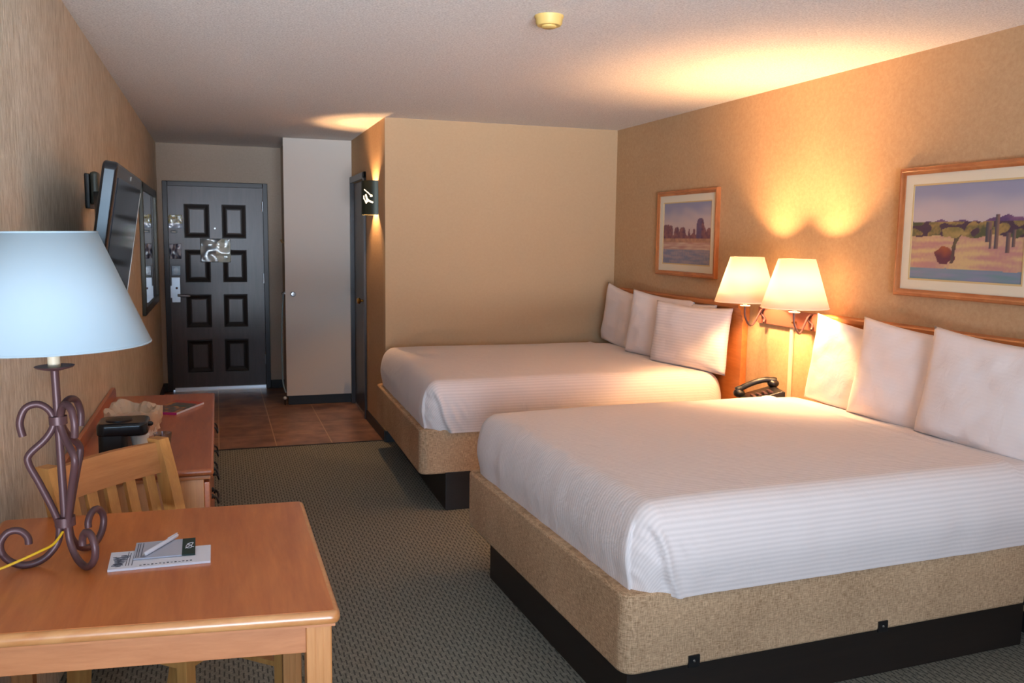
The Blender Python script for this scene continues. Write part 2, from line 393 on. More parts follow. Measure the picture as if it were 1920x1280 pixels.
# baseboards
def bb(name, a, b): return struct(MB().box(a, b, 0.003).build(name, 'baseboard'))
bb('baseboard_entry_left', (XL, YD-0.012, 0), (DX0-0.045, YD, 0.09))
bb('baseboard_entry_right', (DX1+0.045, YD-0.012, 0), (0.632, YD, 0.085))
bb('baseboard_closet', (0.60, YP+0.02, 0), (XS, YP+0.07, 0.086))
bb('baseboard_side', (XS-0.012, YB, 0), (XS, BY0-0.06, 0.085))
bb('baseboard_back', (XS, YB-0.012, 0), (XR, YB, 0.085))
bb('baseboard_left', (XL, 3.6, 0), (XL+0.012, YD-0.02, 0.085))
bb('baseboard_right', (XR-0.012, YF, 0), (XR, YB-0.02, 0.085))
# carpet edge strip
struct(MB().box((XL, 6.612, 0), (XS, 6.63, 0.005), 0.002).build('trim_1', 'baseboard'))

# ------------------------------------------------------------------ front door (eight raised panels)
DY = YD+0.012   # room side face of the leaf
door = struct(MB().box((DX0, DY, 0.012), (DX1, DY+0.045, DZ), 0.003).build('door_1', 'door'))
frame_mb = MB()
frame_mb.box((DX0-0.045, YD-0.02, 0), (DX0+0.002, YD+T, DZ+0.045), 0.005); frame_mb.box((DX1-0.002, YD-0.02, 0), (DX1+0.045, YD+T, DZ+0.045), 0.005)
frame_mb.box((DX0+0.002, YD-0.02, DZ-0.002), (DX1-0.002, YD+T, DZ+0.045), 0.005)
struct(frame_mb.build('trim_2', 'door_frame'))
def panel(x0, x1, z0, z1):
    mb = MB(); bm = mb.bm
    def ring(i, d): return [bm.verts.new((x, DY-d, z)) for x, z in ((x0+i, z0+i), (x1-i, z0+i), (x1-i, z1-i), (x0+i, z1-i))]
    rs = [ring(0, 0.0), ring(0.003, 0.012), ring(0.012, 0.013), ring(0.040, 0.003), ring(0.050, 0.003), ring(0.052, 0.0)]
    for a, b in zip(rs, rs[1:]):
        for k in range(4): bm.faces.new((a[k], a[(k+1) % 4], b[(k+1) % 4], b[k]))
    p = mb.build('panel_moulding', 'door_mould', door, smooth=False)
    MB().box((x0+0.049, DY-0.007, z0+0.049), (x1-0.049, DY+0.002, z1-0.049), 0.004).build('raised_panel', 'door', p, smooth=False)
for z0, z1 in ((1.530, 1.862), (1.092, 1.415), (0.640, 0.970), (0.186, 0.515)):
    panel(-0.300, -0.062, z0, z1); panel(0.054, 0.285, z0, z1)
MB().box((-0.432, DY-0.008, 0.893), (-0.352, DY, 1.141), 0.008).build('lock_plate', 'silver', door)
mb = MB(); mb.tube([(-0.375, DY, 0.965), (-0.375, DY-0.05, 0.965)], 0.011); mb.tube(spline([(-0.378, DY-0.05, 0.965), (-0.33, DY-0.055, 0.962), (-0.26, DY-0.05, 0.958)], 4), [0.011]*8+[0.007])
mb.build('lever_handle', 'silver', door)
MB().lathe([(0.0, -0.02), (0.01, -0.018), (0.012, 0)], (-0.385, DY-0.002, 1.035), 12, axis='y').build('thumb_turn', 'iron', door)
MB().lathe([(0.0, -0.006), (0.006, -0.006), (0.009, 0)], (-0.013, DY, 1.627), 14, axis='y').build('peephole', 'silver', door)
MB().box((-0.425, DY-0.012, 1.573), (-0.365, DY, 1.602), 0.002).build('latch_guard', 'black_plastic', door)
MB().box((-0.415, DY-0.014, 1.583), (-0.375, DY-0.011, 1.592), 0.001).build('latch_slot', 'white_plastic', door)
for z in (0.25, 1.08, 1.80): MB().tube([(DX1-0.006, DY-0.012, z), (DX1-0.006, DY-0.012, z+0.10)], 0.009).build('hinge', 'silver', door)
MB().box((DX0+0.004, YD-0.02, 0.94), (DX0+0.022, YD-0.024, 1.06), 0.001).build('strike_plate', 'silver', door)
mb = MB(); mb.prism([(YD-0.030, 0.0), (YD-0.030, 0.004), (YD-0.010, 0.008), (YD-0.0085, 0.036), (YD+0.011, 0.036), (YD+0.011, 0)], DX0+0.02, DX1, 0, to=lambda c: (c.z, c.x, c.y))
struct(mb.build('trim_3', 'threshold', smooth=False))

def grid_paint(name, nx, ny, to, fn, mt, parent=None, world=True):
    """flat sheet of nx*ny cells; to(u,v) -> position, fn(u,v) -> colour (a printed surface or a painted-in reflection)"""
    me = bpy.data.meshes.new(name); off = Vector(parent.location) if (parent is not None and world) else Vector((0, 0, 0))
    vs = [Vector(to(i/nx, j/ny))-off for j in range(ny+1) for i in range(nx+1)]
    fs = [(j*(nx+1)+i, j*(nx+1)+i+1, (j+1)*(nx+1)+i+1, (j+1)*(nx+1)+i) for j in range(ny) for i in range(nx)]
    me.from_pydata(vs, [], fs); a = me.color_attributes.new('paint', 'FLOAT_COLOR', 'POINT')
    for j in range(ny+1):
        for i in range(nx+1): a.data[j*(nx+1)+i].color = c4(fn(i/nx, j/ny))
    me.materials.append(M[mt]); me.shade_smooth()
    o = bpy.data.objects.new(name, me); C.objects.link(o)
    if parent is not None: o.parent = parent
    return o
def N(x, y, z=0.0, s=1.0): return noise.noise(Vector((x*s, y*s, z)))
def lerp(a, b, t): t = max(0, min(1, t)); return tuple(a[i]*(1-t)+b[i]*t for i in range(3))
def sheet_on_door(name, x0, x1, z0, z1, fn, d, label, cat, wav=0.004):
    o = grid_paint(name, 26, 26, lambda u, v: (x0+(x1-x0)*u, DY-d-wav*(0.5+N(u*3, v*3, x0*9)), z0+(z1-z0)*v), fn, 'foil')
    solidify(o, 0.002, 1); tag(o, label, cat); return o
def f_top(u, v):
    if v < 0.38: return lerp(srgb(205, 215, 232), srgb(160, 175, 200), 0.5+N(u*5, v*5, 3))
    n = N(u*9, v*14, 5); return srgb(196, 180, 84) if n > 0.08 else (srgb(120, 92, 46) if n < -0.2 else srgb(206, 208, 196))
sheet_on_door('safety_notice', -0.443, -0.315, 1.622, 1.752, f_top, 0.004, 'shiny yellow and white notice at the top left of the front door', 'notice')
sheet_on_door('plastic_pouch', -0.440, -0.332, 1.325, 1.470, lambda u, v: lerp(srgb(70, 72, 96), srgb(208, 212, 226), sm(-0.15, 0.35, N(u*4+2, v*3, 7))), 0.005, 'crinkled clear pouch on the front door above the lock', 'pouch', 0.012)
sheet_on_door('door_sticker', -0.428, -0.345, 1.158, 1.256, lambda u, v: lerp(srgb(64, 68, 80), srgb(170, 178, 190), 1-sm(0.1, 0.3, abs(math.hypot(u-0.5, v-0.5)-0.1))), 0.003, 'small dark square sticker just above the front door lock plate', 'sticker', 0.0)
def f_mid(u, v):
    if u > 0.52 and ((u-0.78)/0.3)**2+((v-0.45)/0.55)**2 < 1: return lerp(srgb(238, 240, 224), srgb(176, 182, 160), sm(0.0, 0.5, N(u*4, v*5, 1)))  # bright oval: daylight reflection in the sleeve, painted into the colour
    return lerp(srgb(112, 118, 122), srgb(196, 198, 190), sm(-0.25, 0.5, N(u*3, v*3, 2)))
sheet_on_door('evacuation_notice', -0.155, 0.131, 1.292, 1.525, f_mid, 0.010, 'large glossy notice in a sleeve in the middle of the front door', 'notice', 0.01)

# bathroom door (dark, nearly edge on)
mb = MB(); fx = XS-0.022
mb.box((fx, BY0-0.055, 0), (XS+0.0, BY0, 2.105), 0.004); mb.box((fx, BY1, 0), (XS, BY1+0.0, 2.105), 0); mb.box((fx, BY0-0.055, 2.05), (XS, BY1+0.015, 2.105), 0.004); mb.box((fx, BY1-0.02, 0), (XS+0.02, BY1+0.012, 2.06), 0.004)
struct(mb.build('trim_4', 'door_frame'))
bd = struct(MB().box((XS+0.012, BY0+0.003, 0.015), (XS+0.05, BY1-0.02, 2.045), 0.003).build('door_2', 'bath_door'))
mb = MB(); mb.lathe([(0.026, 0), (0.026, -0.006), (0.011, -0.01), (0.010, -0.04), (0.024, -0.05), (0.027, -0.062), (0.02, -0.075), (0, -0.078)], (XS+0.012, BY0+0.075, 1.015), 18, axis='x')
mb.build('door_knob', 'brass', bd)

# closet door leaf, full height, with knobs both sides
cl = struct(MB().box((0.584, YP, 0.088), (XS-0.001, YP+0.035, H-0.002), 0.002).build('door_3', 'closet_paint'))
kp = [(0.022, 0), (0.022, -0.005), (0.010, -0.009), (0.009, -0.03), (0.021, -0.038), (0.024, -0.05), (0.018, -0.060), (0, -0.062)]
MB().lathe(kp, (0.650, YP, 1.036), 20, axis='y').build('door_knob', 'silver', cl)
MB().lathe([(r, z) for r, z in [(0.016, 0), (0.016, -0.01), (0.008, -0.014), (0.012, -0.03), (0, -0.036)]], (0.584, YP+0.018, 1.04), 14, axis='x').build('edge_knob', 'silver', cl)
mb = MB(); mb.tube(spline([(0.568, YP+0.03, 1.03), (0.552, YP+0.04, 0.75), (0.548, YP+0.03, 0.4), (0.552, YP+0.02, 0.22), (0.574, YP+0.01, 0.12)], 6), 0.007)
tag(mb.build('pull_cord', 'blue_cord'), 'thin grey cord hanging from the knob at the closet door edge', 'cord')
t = thing('door_stop', 'small white tipped stop low beside the closet door edge', 'door stop', (0.568, YP+0.02, 0.0))
MB().tube([(0, 0, 0), (0, 0, 0.055)], 0.006).build('stem', 'black_plastic', t); MB().ball((0, 0, 0.068), 0.016).build('tip', 'white_plastic', t)
t = thing('coat_hook', 'small tan wooden hook on the closet edge above the knobs', 'hook', (0.632, YP+0.14, 1.50))
MB().box((-0.006, -0.02, -0.03), (0, 0.02, 0.03), 0.003).build('backplate', 'tan_cord', t)
MB().tube(spline([(-0.004, 0, 0.01), (-0.04, 0, 0.0), (-0.06, 0, 0.012), (-0.068, 0, 0.03)], 4), 0.011).build('peg', 'tan_cord', t)

# ------------------------------------------------------------------ sconce
SY, SZ = 6.97, 1.735; SH = 0.262; SR = 0.115
t = thing('wall_sconce', 'dark green half round metal sconce with lit cutout figure beside bathroom door', 'wall light', (XS, SY, SZ))
mb = MB(); mb.lathe([(SR-0.003, 0), (SR, 0), (SR, SH), (SR-0.003, SH), (SR-0.003, 0)], (0, 0, 0), 32, PI/2, 3*PI/2)
mb.build('metal_shade', 'green_metal', t)
def cyl(a, z, r=SR+0.0015): return (r*math.cos(a), r*math.sin(a), z)
mb = MB()
def blob(path, wd):
    for (a0, z0), (a1, z1) in zip(path, path[1:]):
        n = 4
        for k in range(n):
            A = a0+(a1-a0)*k/n; B = a0+(a1-a0)*(k+1)/n; Z = z0+(z1-z0)*k/n; ZZ = z0+(z1-z0)*(k+1)/n
            d = Vector(((B-A)*SR, ZZ-Z)).normalized()*wd/2; px, pz = -d.y/SR, d.x
            mb.quad(cyl(A+px, Z+pz), cyl(B+px, ZZ+pz), cyl(B-px, ZZ-pz), cyl(A-px, Z-pz))
base_a = math.radians(232)
A = lambda s: base_a+s/SR
# tapering flute stroke and a bent body stroke
blob([(A(-0.045), 0.195), (A(-0.005), 0.168), (A(0.022), 0.145)], 0.0065); blob([(A(0.012), 0.143), (A(0.03), 0.146)], 0.015)
blob([(A(-0.028), 0.155), (A(-0.015), 0.120), (A(-0.012), 0.095)], 0.015); blob([(A(-0.05), 0.145), (A(-0.048), 0.118)], 0.012)
blob([(A(-0.02), 0.125), (A(0.005), 0.105), (A(0.035), 0.092)], 0.012); blob([(A(-0.045), 0.125), (A(-0.02), 0.085)], 0.009)
mb.build('lit_cutout', 'glow', t)
MB().box((-0.006, -0.03, 0.03), (0, 0.03, SH-0.03), 0.002).build('back_plate', 'green_metal', t)
MB().ball((-0.035, 0, SH/2), 0.016, (1, 1, 1.5)).build('bulb', 'bulb', t)
l = point('sconce_light', (XS-0.030, SY, SZ+SH/2), SCONCE, WARM, 0.012)
l.parent = t; l.location = (-0.040, 0, SH/2+0.04)
l2 = point('sconce_light', (0, 0, 0), SCONCE, WARM, 0.012); l2.parent = t; l2.location = (-0.040, 0, SH/2-0.04)

# ------------------------------------------------------------------ ceiling smoke detector
t = thing('smoke_detector', 'round yellowed smoke detector on the textured ceiling', 'smoke detector', (1.27, 3.37, H))
MB().lathe([(0.0, 0), (0.058, 0), (0.058, -0.006), (0.054, -0.012), (0.052, -0.030), (0.046, -0.038), (0.0, -0.038)], n=40).build('housing', 'yellow_plastic', t)
MB().lathe([(0.030, -0.0375), (0.030, -0.043), (0.026, -0.046), (0.0, -0.046)], n=32).build('sensor_cap', 'yellow_plastic', t)

# ------------------------------------------------------------------ television on its bracket
t = thing('television', 'black flat television tilted downward on the left wall', 'television', (0, 0, 0))
ang = math.radians(9.0); tw, th = 0.98, 0.60; top = Vector((-0.300, 3.195+tw/2, 1.797))
Mt = Matrix.Translation(top) @ Matrix.Rotation(ang, 4, 'Y')   # local +X faces the room, z 0 at the top edge
t.location = (-0.42, 3.195+tw/2, 1.45); off = Matrix.Translation(-Vector(t.location))
mb = MB()
def rr(y0, y1, z0, z1, r, n=5):
    pts = []
    for cy, cz, a in ((y1-r, z1-r, 0), (y0+r, z1-r, 90), (y0+r, z0+r, 180), (y1-r, z0+r, 270)):
        for k in range(n+1):
            b = math.radians(a+90*k/n); pts.append((cy+r*math.cos(b), cz+r*math.sin(b)))
    return pts
Q = off @ Mt
mb.prism(rr(-tw/2, tw/2, -th, 0, 0.03), -0.048, 0, 0.010, to=lambda c: Q @ Vector((c.z, c.x, c.y)))
mb.build('casing', 'tv_bezel', t)
mb = MB(); mb.prism(rr(-0.26, 0.36, -0.50, -0.10, 0.05), -0.065, -0.046, 0.015, to=lambda c: Q @ Vector((c.z, c.x, c.y))); mb.build('rear_housing', 'black_plastic', t)
mb = MB(); mb.box((-0.001, -tw/2+0.05, -th+0.085), (0.002, tw/2-0.05, -0.05), 0.0, 2, Q); mb.build('screen', 'tv_screen', t)
mb = MB(); mb.box((0.0, tw/2-0.012, -th+0.06), (0.003, tw/2-0.004, -0.06), 0.001, 2, Q); mb.build('edge_trim', 'tv_silver', t)
mb = MB(); mb.box((0.0, -0.01, -0.035), (0.002, 0.012, -0.02), 0.0005, 2, Q); mb.build('logo', 'tv_silver', t)
t2 = thing('wall_bracket', 'black tilting wall bracket behind the television', 'bracket', (XL, 4.30, 1.745))
MB().box((0, -0.06, -0.075), (0.02, 0.10, 0.075), 0.004).build('wall_plate', 'black_plastic', t2)
MB().box((0.02, -0.05, -0.06), (0.055, 0.03, 0.085), 0.012).build('arm_cover', 'mirror_frame', t2)
mb = MB(); mb.beam((0.045, -0.02, -0.02), (0.105, -0.50, -0.14), 0.03, 0.05)
mb.build('tilt_arm', 'black_plastic', t2)

# ------------------------------------------------------------------ mirror on left wall
my0, my1, mz0, mz1 = 7.05, 8.62, 0.955, 1.950; fx = XL+0.03
t = thing('wall_mirror', 'large framed mirror on the left wall past the television', 'mirror', (XL, (my0+my1)/2, mz0))
mb = MB()
mb.box((XL, my0, mz0), (fx, my0+0.06, mz1), 0.006); mb.box((XL, my1-0.06, mz0), (fx, my1, mz1), 0.006); mb.box((XL, my0, mz0), (fx, my1, mz0+0.06), 0.006); mb.box((XL, my0, mz1-0.06), (fx, my1, mz1), 0.006)
mb.build('frame', 'mirror_frame', t, world=True)
MB().box((XL+0.006, my0+0.05, mz0+0.05), (XL+0.016, my1-0.05, mz1-0.05)).build('glass', 'mirror', t, world=True, smooth=False)

# ------------------------------------------------------------------ pictures on the right wall
def picture(y0, y1, z0, z1, fw, mw, fn, label, nx, ny):
    t = thing('framed_picture', label, 'picture', (XR, (y0+y1)/2, z0)); x0, x1 = XR-0.028, XR
    mb = MB()
    def prof(a, b, inner):  # mitred frame bar
        pass
    o = [(y0, z0), (y1, z0), (y1, z1), (y0, z1)]
    def ring(i, x): return [mb.bm.verts.new((x, yy, zz)) for yy, zz in ((y0+i, z0+i), (y1-i, z0+i), (y1-i, z1-i), (y0+i, z1-i))]
    rs = [ring(0, x1), ring(0, x0+0.004), ring(0.004, x0), ring(fw*0.45, x0-0.002), ring(fw*0.7, x0+0.005), ring(fw, x0+0.008), ring(fw, x1-0.004)]
    for a, b in zip(rs, rs[1:]):
        for k in range(4): mb.bm.faces.new((a[k], a[(k+1) % 4], b[(k+1) % 4], b[k]))
    mb.build('frame', 'frame_wood', t, world=True, angle=30)
    mb = MB(); xm = XR-0.014; i1 = fw-0.002; i2 = fw+mw
    for a, b in (((y0+i1, z0+i1), (y0+i2, z1-i1)), ((y1-i2, z0+i1), (y1-i1, z1-i1)), ((y0+i2, z0+i1), (y1-i2, z0+i2)), ((y0+i2, z1-i2), (y1-i2, z1-i1))):
        mb.box((xm, a[0], a[1]), (xm+0.004, b[0], b[1]))
    mb.build('mat_board', 'mat_board', t, world=True, smooth=False)
    mb = MB(); i3 = i2+0.008
    for a, b in (((y0+i2, z0+i2), (y0+i3, z1-i2)), ((y1-i3, z0+i2), (y1-i2, z1-i2)), ((y0+i3, z0+i2), (y1-i3, z0+i3)), ((y0+i3, z1-i3), (y1-i3, z1-i2))):
        mb.box((xm+0.001, a[0], a[1]), (xm+0.005, b[0], b[1]))
    mb.build('mat_bevel', 'mat_bevel', t, world=True, smooth=False)
    a = grid_paint('art_print', nx, ny, lambda u, v: (xm+0.004, y1-i2-(y1-y0-2*i2)*u, z0+i2+(z1-z0-2*i2)*v), fn, 'painting', t)
    return t
def art_buttes(u, v):   # generic stone towers above a flat plain
    s = 0.5+0.5*N(u*14, v*14, 1); fine = N(u*40, v*26, 2)*0.5
    sky = lerp(srgb(196, 176, 172), srgb(140, 142, 168), sm(0.62, 0.98, v+0.08*N(u*5, v*9, 3)))
    prof = 0.44
    for c, wd, h in ((0.08, 0.10, 0.64), (0.17, 0.05, 0.63), (0.30, 0.06, 0.60), (0.42, 0.07, 0.60), (0.56, 0.02, 0.57), (0.66, 0.03, 0.57), (0.78, 0.075, 0.73), (0.84, 0.06, 0.60), (0.95, 0.06, 0.58)):
        if abs(u-c+0.01*N(0, v*30, c)) < wd: prof = max(prof, h-0.10*(abs(u-c)/wd)**4+0.01*N(u*40, 0, 4))
    prof = max(prof, 0.48+0.04*N(u*10, 0, 5))
    if v > prof: return sky
    if v > 0.42: 
        c = lerp(srgb(96, 66, 88), srgb(150, 100, 96), s+fine)
        return lerp(c, srgb(84, 82, 122), 0.6) if abs(u-0.76) < 0.05 else c
    if v > 0.36: return lerp(srgb(150, 112, 98), srgb(196, 150, 120), s+fine)
    if v > 0.24: return lerp(srgb(176, 130, 120), srgb(206, 178, 158), 0.5+N(u*6, v*40, 7))
    return lerp(srgb(120, 128, 152), srgb(160, 146, 152), 0.5+N(u*5, v*30, 8)+fine)
def art_desert(u, v):   # generic desert scrub with a bent tree and tall cacti; u runs left to right
    fine = N(u*50, v*36, 2)*0.35; s = 0.5+N(u*7, v*16, 1)
    ridge = 0.62+0.05*N(u*4, 0, 1)+0.03*N(u*12, 0, 2)+0.04*sm(0.65, 0.85, u)*sm(1.0, 0.85, u)
    if v > ridge:
        col = lerp(srgb(188, 176, 180), srgb(146, 148, 172), sm(0.66, 0.95, v+0.06*N(u*4, v*7, 3)))
    elif v > 0.60: col = lerp(srgb(84, 66, 108), srgb(128, 92, 122), s+fine)
    elif v > 0.46+0.03*N(u*6, 1, 2): col = lerp(srgb(84, 88, 66), srgb(160, 132, 84), s+fine*1.5) if N(u*11, v*12, 9) > -0.12 else srgb(78, 60, 76)
    elif v > 0.13+0.03*N(u*4, 2, 2): col = lerp(srgb(200, 172, 128), srgb(178, 132, 128), 0.5+N(u*3, v*22, 5)+fine)
    else: col = lerp(srgb(110, 138, 146), srgb(132, 136, 162), 0.5+N(u*4, v*30, 6))
    # orange bush, tree, cacti
    d = math.hypot((u-0.335)/0.085, (v-0.27)/0.09)+0.3*N(u*22, v*22, 3)
    if d < 1: col = lerp(srgb(184, 104, 56), srgb(104, 60, 74), sm(0.2, 0.0, v-0.2)+0.3*d)
    tr = 0.40+0.03*(v-0.2)/0.3
    if 0.19 < v < 0.46 and abs(u-tr) < 0.014: col = srgb(96, 78, 76)
    if 0.34 < v < 0.50 and abs(u-(0.40+(v-0.34)*0.45)) < 0.012: col = srgb(104, 90, 70)
    if math.hypot((u-0.40)/0.10, (v-0.50)/0.055)+0.4*N(u*20, v*24, 6) < 1: col = lerp(srgb(126, 116, 74), srgb(172, 146, 96), s+fine)
    for c, b, tp, wd in ((0.70, 0.40, 0.60, 0.022), (0.765, 0.34, 0.665, 0.018), (0.72, 0.34, 0.52, 0.012), (0.86, 0.30, 0.50, 0.02), (0.905, 0.36, 0.52, 0.012)):
        if b < v < tp and abs(u-c) < wd: col = lerp(srgb(70, 72, 84), srgb(136, 104, 96), sm(-wd, wd, u-c))
    return col
picture(4.995, 5.812, 1.320, 1.912, 0.032, 0.046, art_buttes, 'smaller oak framed print of stone towers above the far headboard', 90, 80)
PY1 = 3.397; picture(PY1-0.775, PY1, 1.322, 1.912, 0.032, 0.044, art_desert, 'oak framed desert print with cacti and orange bush above the near headboard', 150, 110)

# ------------------------------------------------------------------ headboards
def headboard(y0, y1, label):
    t = thing('headboard', label, 'headboard', (XR, (y0+y1)/2, 0.30)); zt = 1.186
    MB().box((XR-0.045, y0, 0.30), (XR-0.002, y1, zt-0.10), 0.004).build('panel', 'head_wood', t, world=True)
    poly = [(0, 0.0), (0.045, 0.0), (0.048, 0.012), (0.052, 0.016), (0.052, 0.034), (0.060, 0.040), (0.060, 0.056), (0.066, 0.066), (0.074, 0.078), (0.082, 0.082), (0.084, 0.100), (0.078, 0.106), (0, 0.106)]
    MB().prism(poly, y0-0.012, y1+0.012, 0, to=lambda c: (XR-0.002-c.x, c.z, zt-0.106+c.y)).build('top_moulding', 'head_wood', t, world=True, angle=25)
headboard(2.084, 3.842, 'wooden headboard with moulded top rail behind the near bed')
headboard(4.622, 6.38, 'wooden headboard with moulded top rail behind the far bed')

# ------------------------------------------------------------------ beds
def lin(a, b, n): return [a+(b-a)*i/n for i in range(n+1)]
def drape(L, W, z0, z1, r, dx, dome, fold, seed, crease_x=None):
    """bed sheet: closed on top and four sides, open below; local x foot->head, y near->far"""
    xs = lin(0, 0.24, 34)[:-1]+lin(0.24, L, int((L-0.24)/dx)); ys = lin(0, 0.16, 14)[:-1]+lin(0.16, W, int((W-0.16)/dx)); zs = lin(z0, z1, 22)
    bm = bmesh.new(); vd = {}; lay = bm.verts.layers.float.new('stripe')
    def P(i, j, k):
        key = (i, j, k)
        if key in vd: return vd[key]
        p = Vector((xs[i], ys[j], zs[k]))
        q = Vector((min(max(p.x, r), L-r), min(max(p.y, r), W-r), min(p.z, z1-r)))
        d = p-q
        if d.length < 1e-6: d = Vector((0, 0, 1))
        n = d.normalized(); pos = q+n*r
        hor = math.hypot(n.x, n.y); s = q.y+math.copysign(r*math.asin(min(1, abs(n.y))), n.y)+(1 if n.y > 0 else -1)*(z1-r-q.z)*abs(n.y)
        hz = sm(z0, z1-r*0.3, pos.z)
        # side bulge and gentle dome
        pos += Vector((n.x, n.y, 0))*0.018*math.sin(PI*hz)
        if n.z > 0.2:
            cx = 2*pos.x/L-1; cy = 2*pos.y/W-1
            pos.z += dome*n.z*(1-cx**4)*(1-cy**4)+n.z*0.006*noise.noise(Vector((pos.x*1.7, pos.y*1.7, seed)))
        if hor > 0.5:      # hanging folds
            tcoord = pos.y if abs(n.x) > abs(n.y) else pos.x
            wv = noise.noise(Vector((tcoord*9, pos.z*1.6, seed+2)))*0.008+noise.noise(Vector((tcoord*24, pos.z*3+tcoord*4, seed+5)))*0.004
            pos += Vector((n.x, n.y, 0))*wv*(1-hz*0.7)*hor*(0.35+0.65*sm(z0, z0+0.07, pos.z))
            # tucked hem rolls in
            pos -= Vector((n.x, n.y, 0))*0.003*(1-sm(z0, z0+0.03, pos.z))
            # hem undulates
            pos.z += (1-sm(z0, z0+0.12, pos.z))*0.004*noise.noise(Vector((tcoord*4, 0, seed+9)))
        if fold and n.y < -0.35 and pos.x < 0.35:
            tz = (z1-0.04-pos.z)/(z1-0.04-z0); xf = 0.035+0.10*max(0, tz)+0.006*math.sin(tz*7)
            m_ = sm(xf+0.004, xf-0.010, pos.x)*sm(-0.02, 0.18, tz)
            wr = noise.noise(Vector((pos.x*20, pos.z*38+pos.x*25, seed)))*0.007+noise.noise(Vector((pos.x*9, pos.z*70, seed)))*0.003
            pos += Vector((0.25, 1, 0)).normalized()*(0.020*m_)+Vector((n.x, n.y, 0))*wr*m_
            lip = math.exp(-((pos.x-xf-0.012)/0.012)**2)*sm(0, 0.15, tz); pos += Vector((0, -1, 0))*0.008*lip
            for kx in (0.045, 0.085, 0.125):
                pos += Vector((0, -1, 0))*0.004*math.exp(-((pos.x-xf-kx*(1+tz))/0.012)**2)*sm(0.05, 0.4, tz)*(1-sm(0.7, 1.1, tz))
        if crease_x:
            cxx = crease_x-0.05*math.sin(pos.y*1.9)+0.02*noise.noise(Vector((pos.y*3, 1, seed)))
            if n.z > 0.3: pos.z += (0.009*sm(cxx+0.004, cxx-0.004, pos.x)+0.006*math.exp(-((pos.x-cxx+0.01)/0.014)**2))*n.z
        v = bm.verts.new(pos); v[lay] = s; vd[key] = v; return v
    nx, ny, nz_ = len(xs)-1, len(ys)-1, len(zs)-1
    for i in range(nx):
        for j in range(ny): bm.faces.new((P(i, j, nz_), P(i+1, j, nz_), P(i+1, j+1, nz_), P(i, j+1, nz_)))
        for k in range(nz_):
            bm.faces.new((P(i, 0, k), P(i+1, 0, k), P(i+1, 0, k+1), P(i, 0, k+1)))
            bm.faces.new((P(i+1, ny, k), P(i, ny, k), P(i, ny, k+1), P(i+1, ny, k+1)))
    for j in range(ny):
        for k in range(nz_):
            bm.faces.new((P(0, j+1, k), P(0, j, k), P(0, j, k+1), P(0, j+1, k+1)))
            bm.faces.new((P(nx, j, k), P(nx, j+1, k), P(nx, j+1, k+1), P(nx, j, k+1)))
    return bm
def rbox(x0, x1, y0, y1, z0, z1, rv, rb):
    pts = [(p[0], p[1]) for p in rr(x0, x1, y0, y1, rv, 6)]
    return MB().prism(pts, z0, z1, rb, seg=4)
def bed(loc, rz, label, slabel, L, W, ztop, pin, seed, clips, crease):
    t = thing('bed', label, 'bed', loc, rz)
    MB().box((pin[0], pin[1], 0), (L-0.05, W-pin[2], 0.225), 0.004).build('pedestal', 'pedestal', t)
    o = rbox(0, L, 0, W, 0.216, 0.478, 0.05, 0.014).build('box_spring', 'linen', t, angle=60)
    for cx in clips:
        mb = MB(); mb.box((cx, -0.005, 0.212), (cx+0.042, 0.004, 0.252), 0.002); c_ = mb.build('corner_clip', 'black_plastic', t)
        MB().lathe([(0, -0.004), (0.003, -0.0035), (0.0045, 0)], (cx+0.02, -0.005, 0.234), 10, axis='y').build('screw', 'silver', c_)
    MB().box((0.07, 0.05, 0.48), (L-0.03, W-0.05, ztop-0.05), 0.04, 3).build('mattress', 'paper', t)
    bm = drape(L-0.035, W-0.004, 0.456, ztop, 0.085, 0.035, 0.022, True, seed, crease)
    me = bpy.data.meshes.new('bed_sheet'); bmesh.ops.recalc_face_normals(bm, faces=bm.faces[:]); bm.to_mesh(me); bm.free(); me.shade_smooth(); me.materials.append(M['sheet'])
    s = bpy.data.objects.new('bed_sheet', me); C.objects.link(s)
    s.location = Vector(loc)+Matrix.Rotation(rz, 3, 'Z') @ Vector((0.035, -0.016, 0)); s.rotation_euler = (0, 0, rz)
    tag(s, slabel, 'bed sheet'); return t
RZ1 = math.radians(2.3)
bed((1.160, 2.328, 0), RZ1, 'near upholstered bed with oatmeal box spring on a dark pedestal', 'white striped sheet covering the near bed', 1.865, 1.58, 0.745, (0.06, 0.085, 0.17), 3.1, (0.232, 1.0, 1.70), 1.60)
RZ2 = math.radians(-1.4)
bed((1.065, 4.785, 0), RZ2, 'far upholstered bed with oatmeal box spring by the back wall', 'white striped sheet covering the far bed', 1.925, 1.68, 0.745, (0.15, 0.0, 0.17), 8.7, (), 1.66)

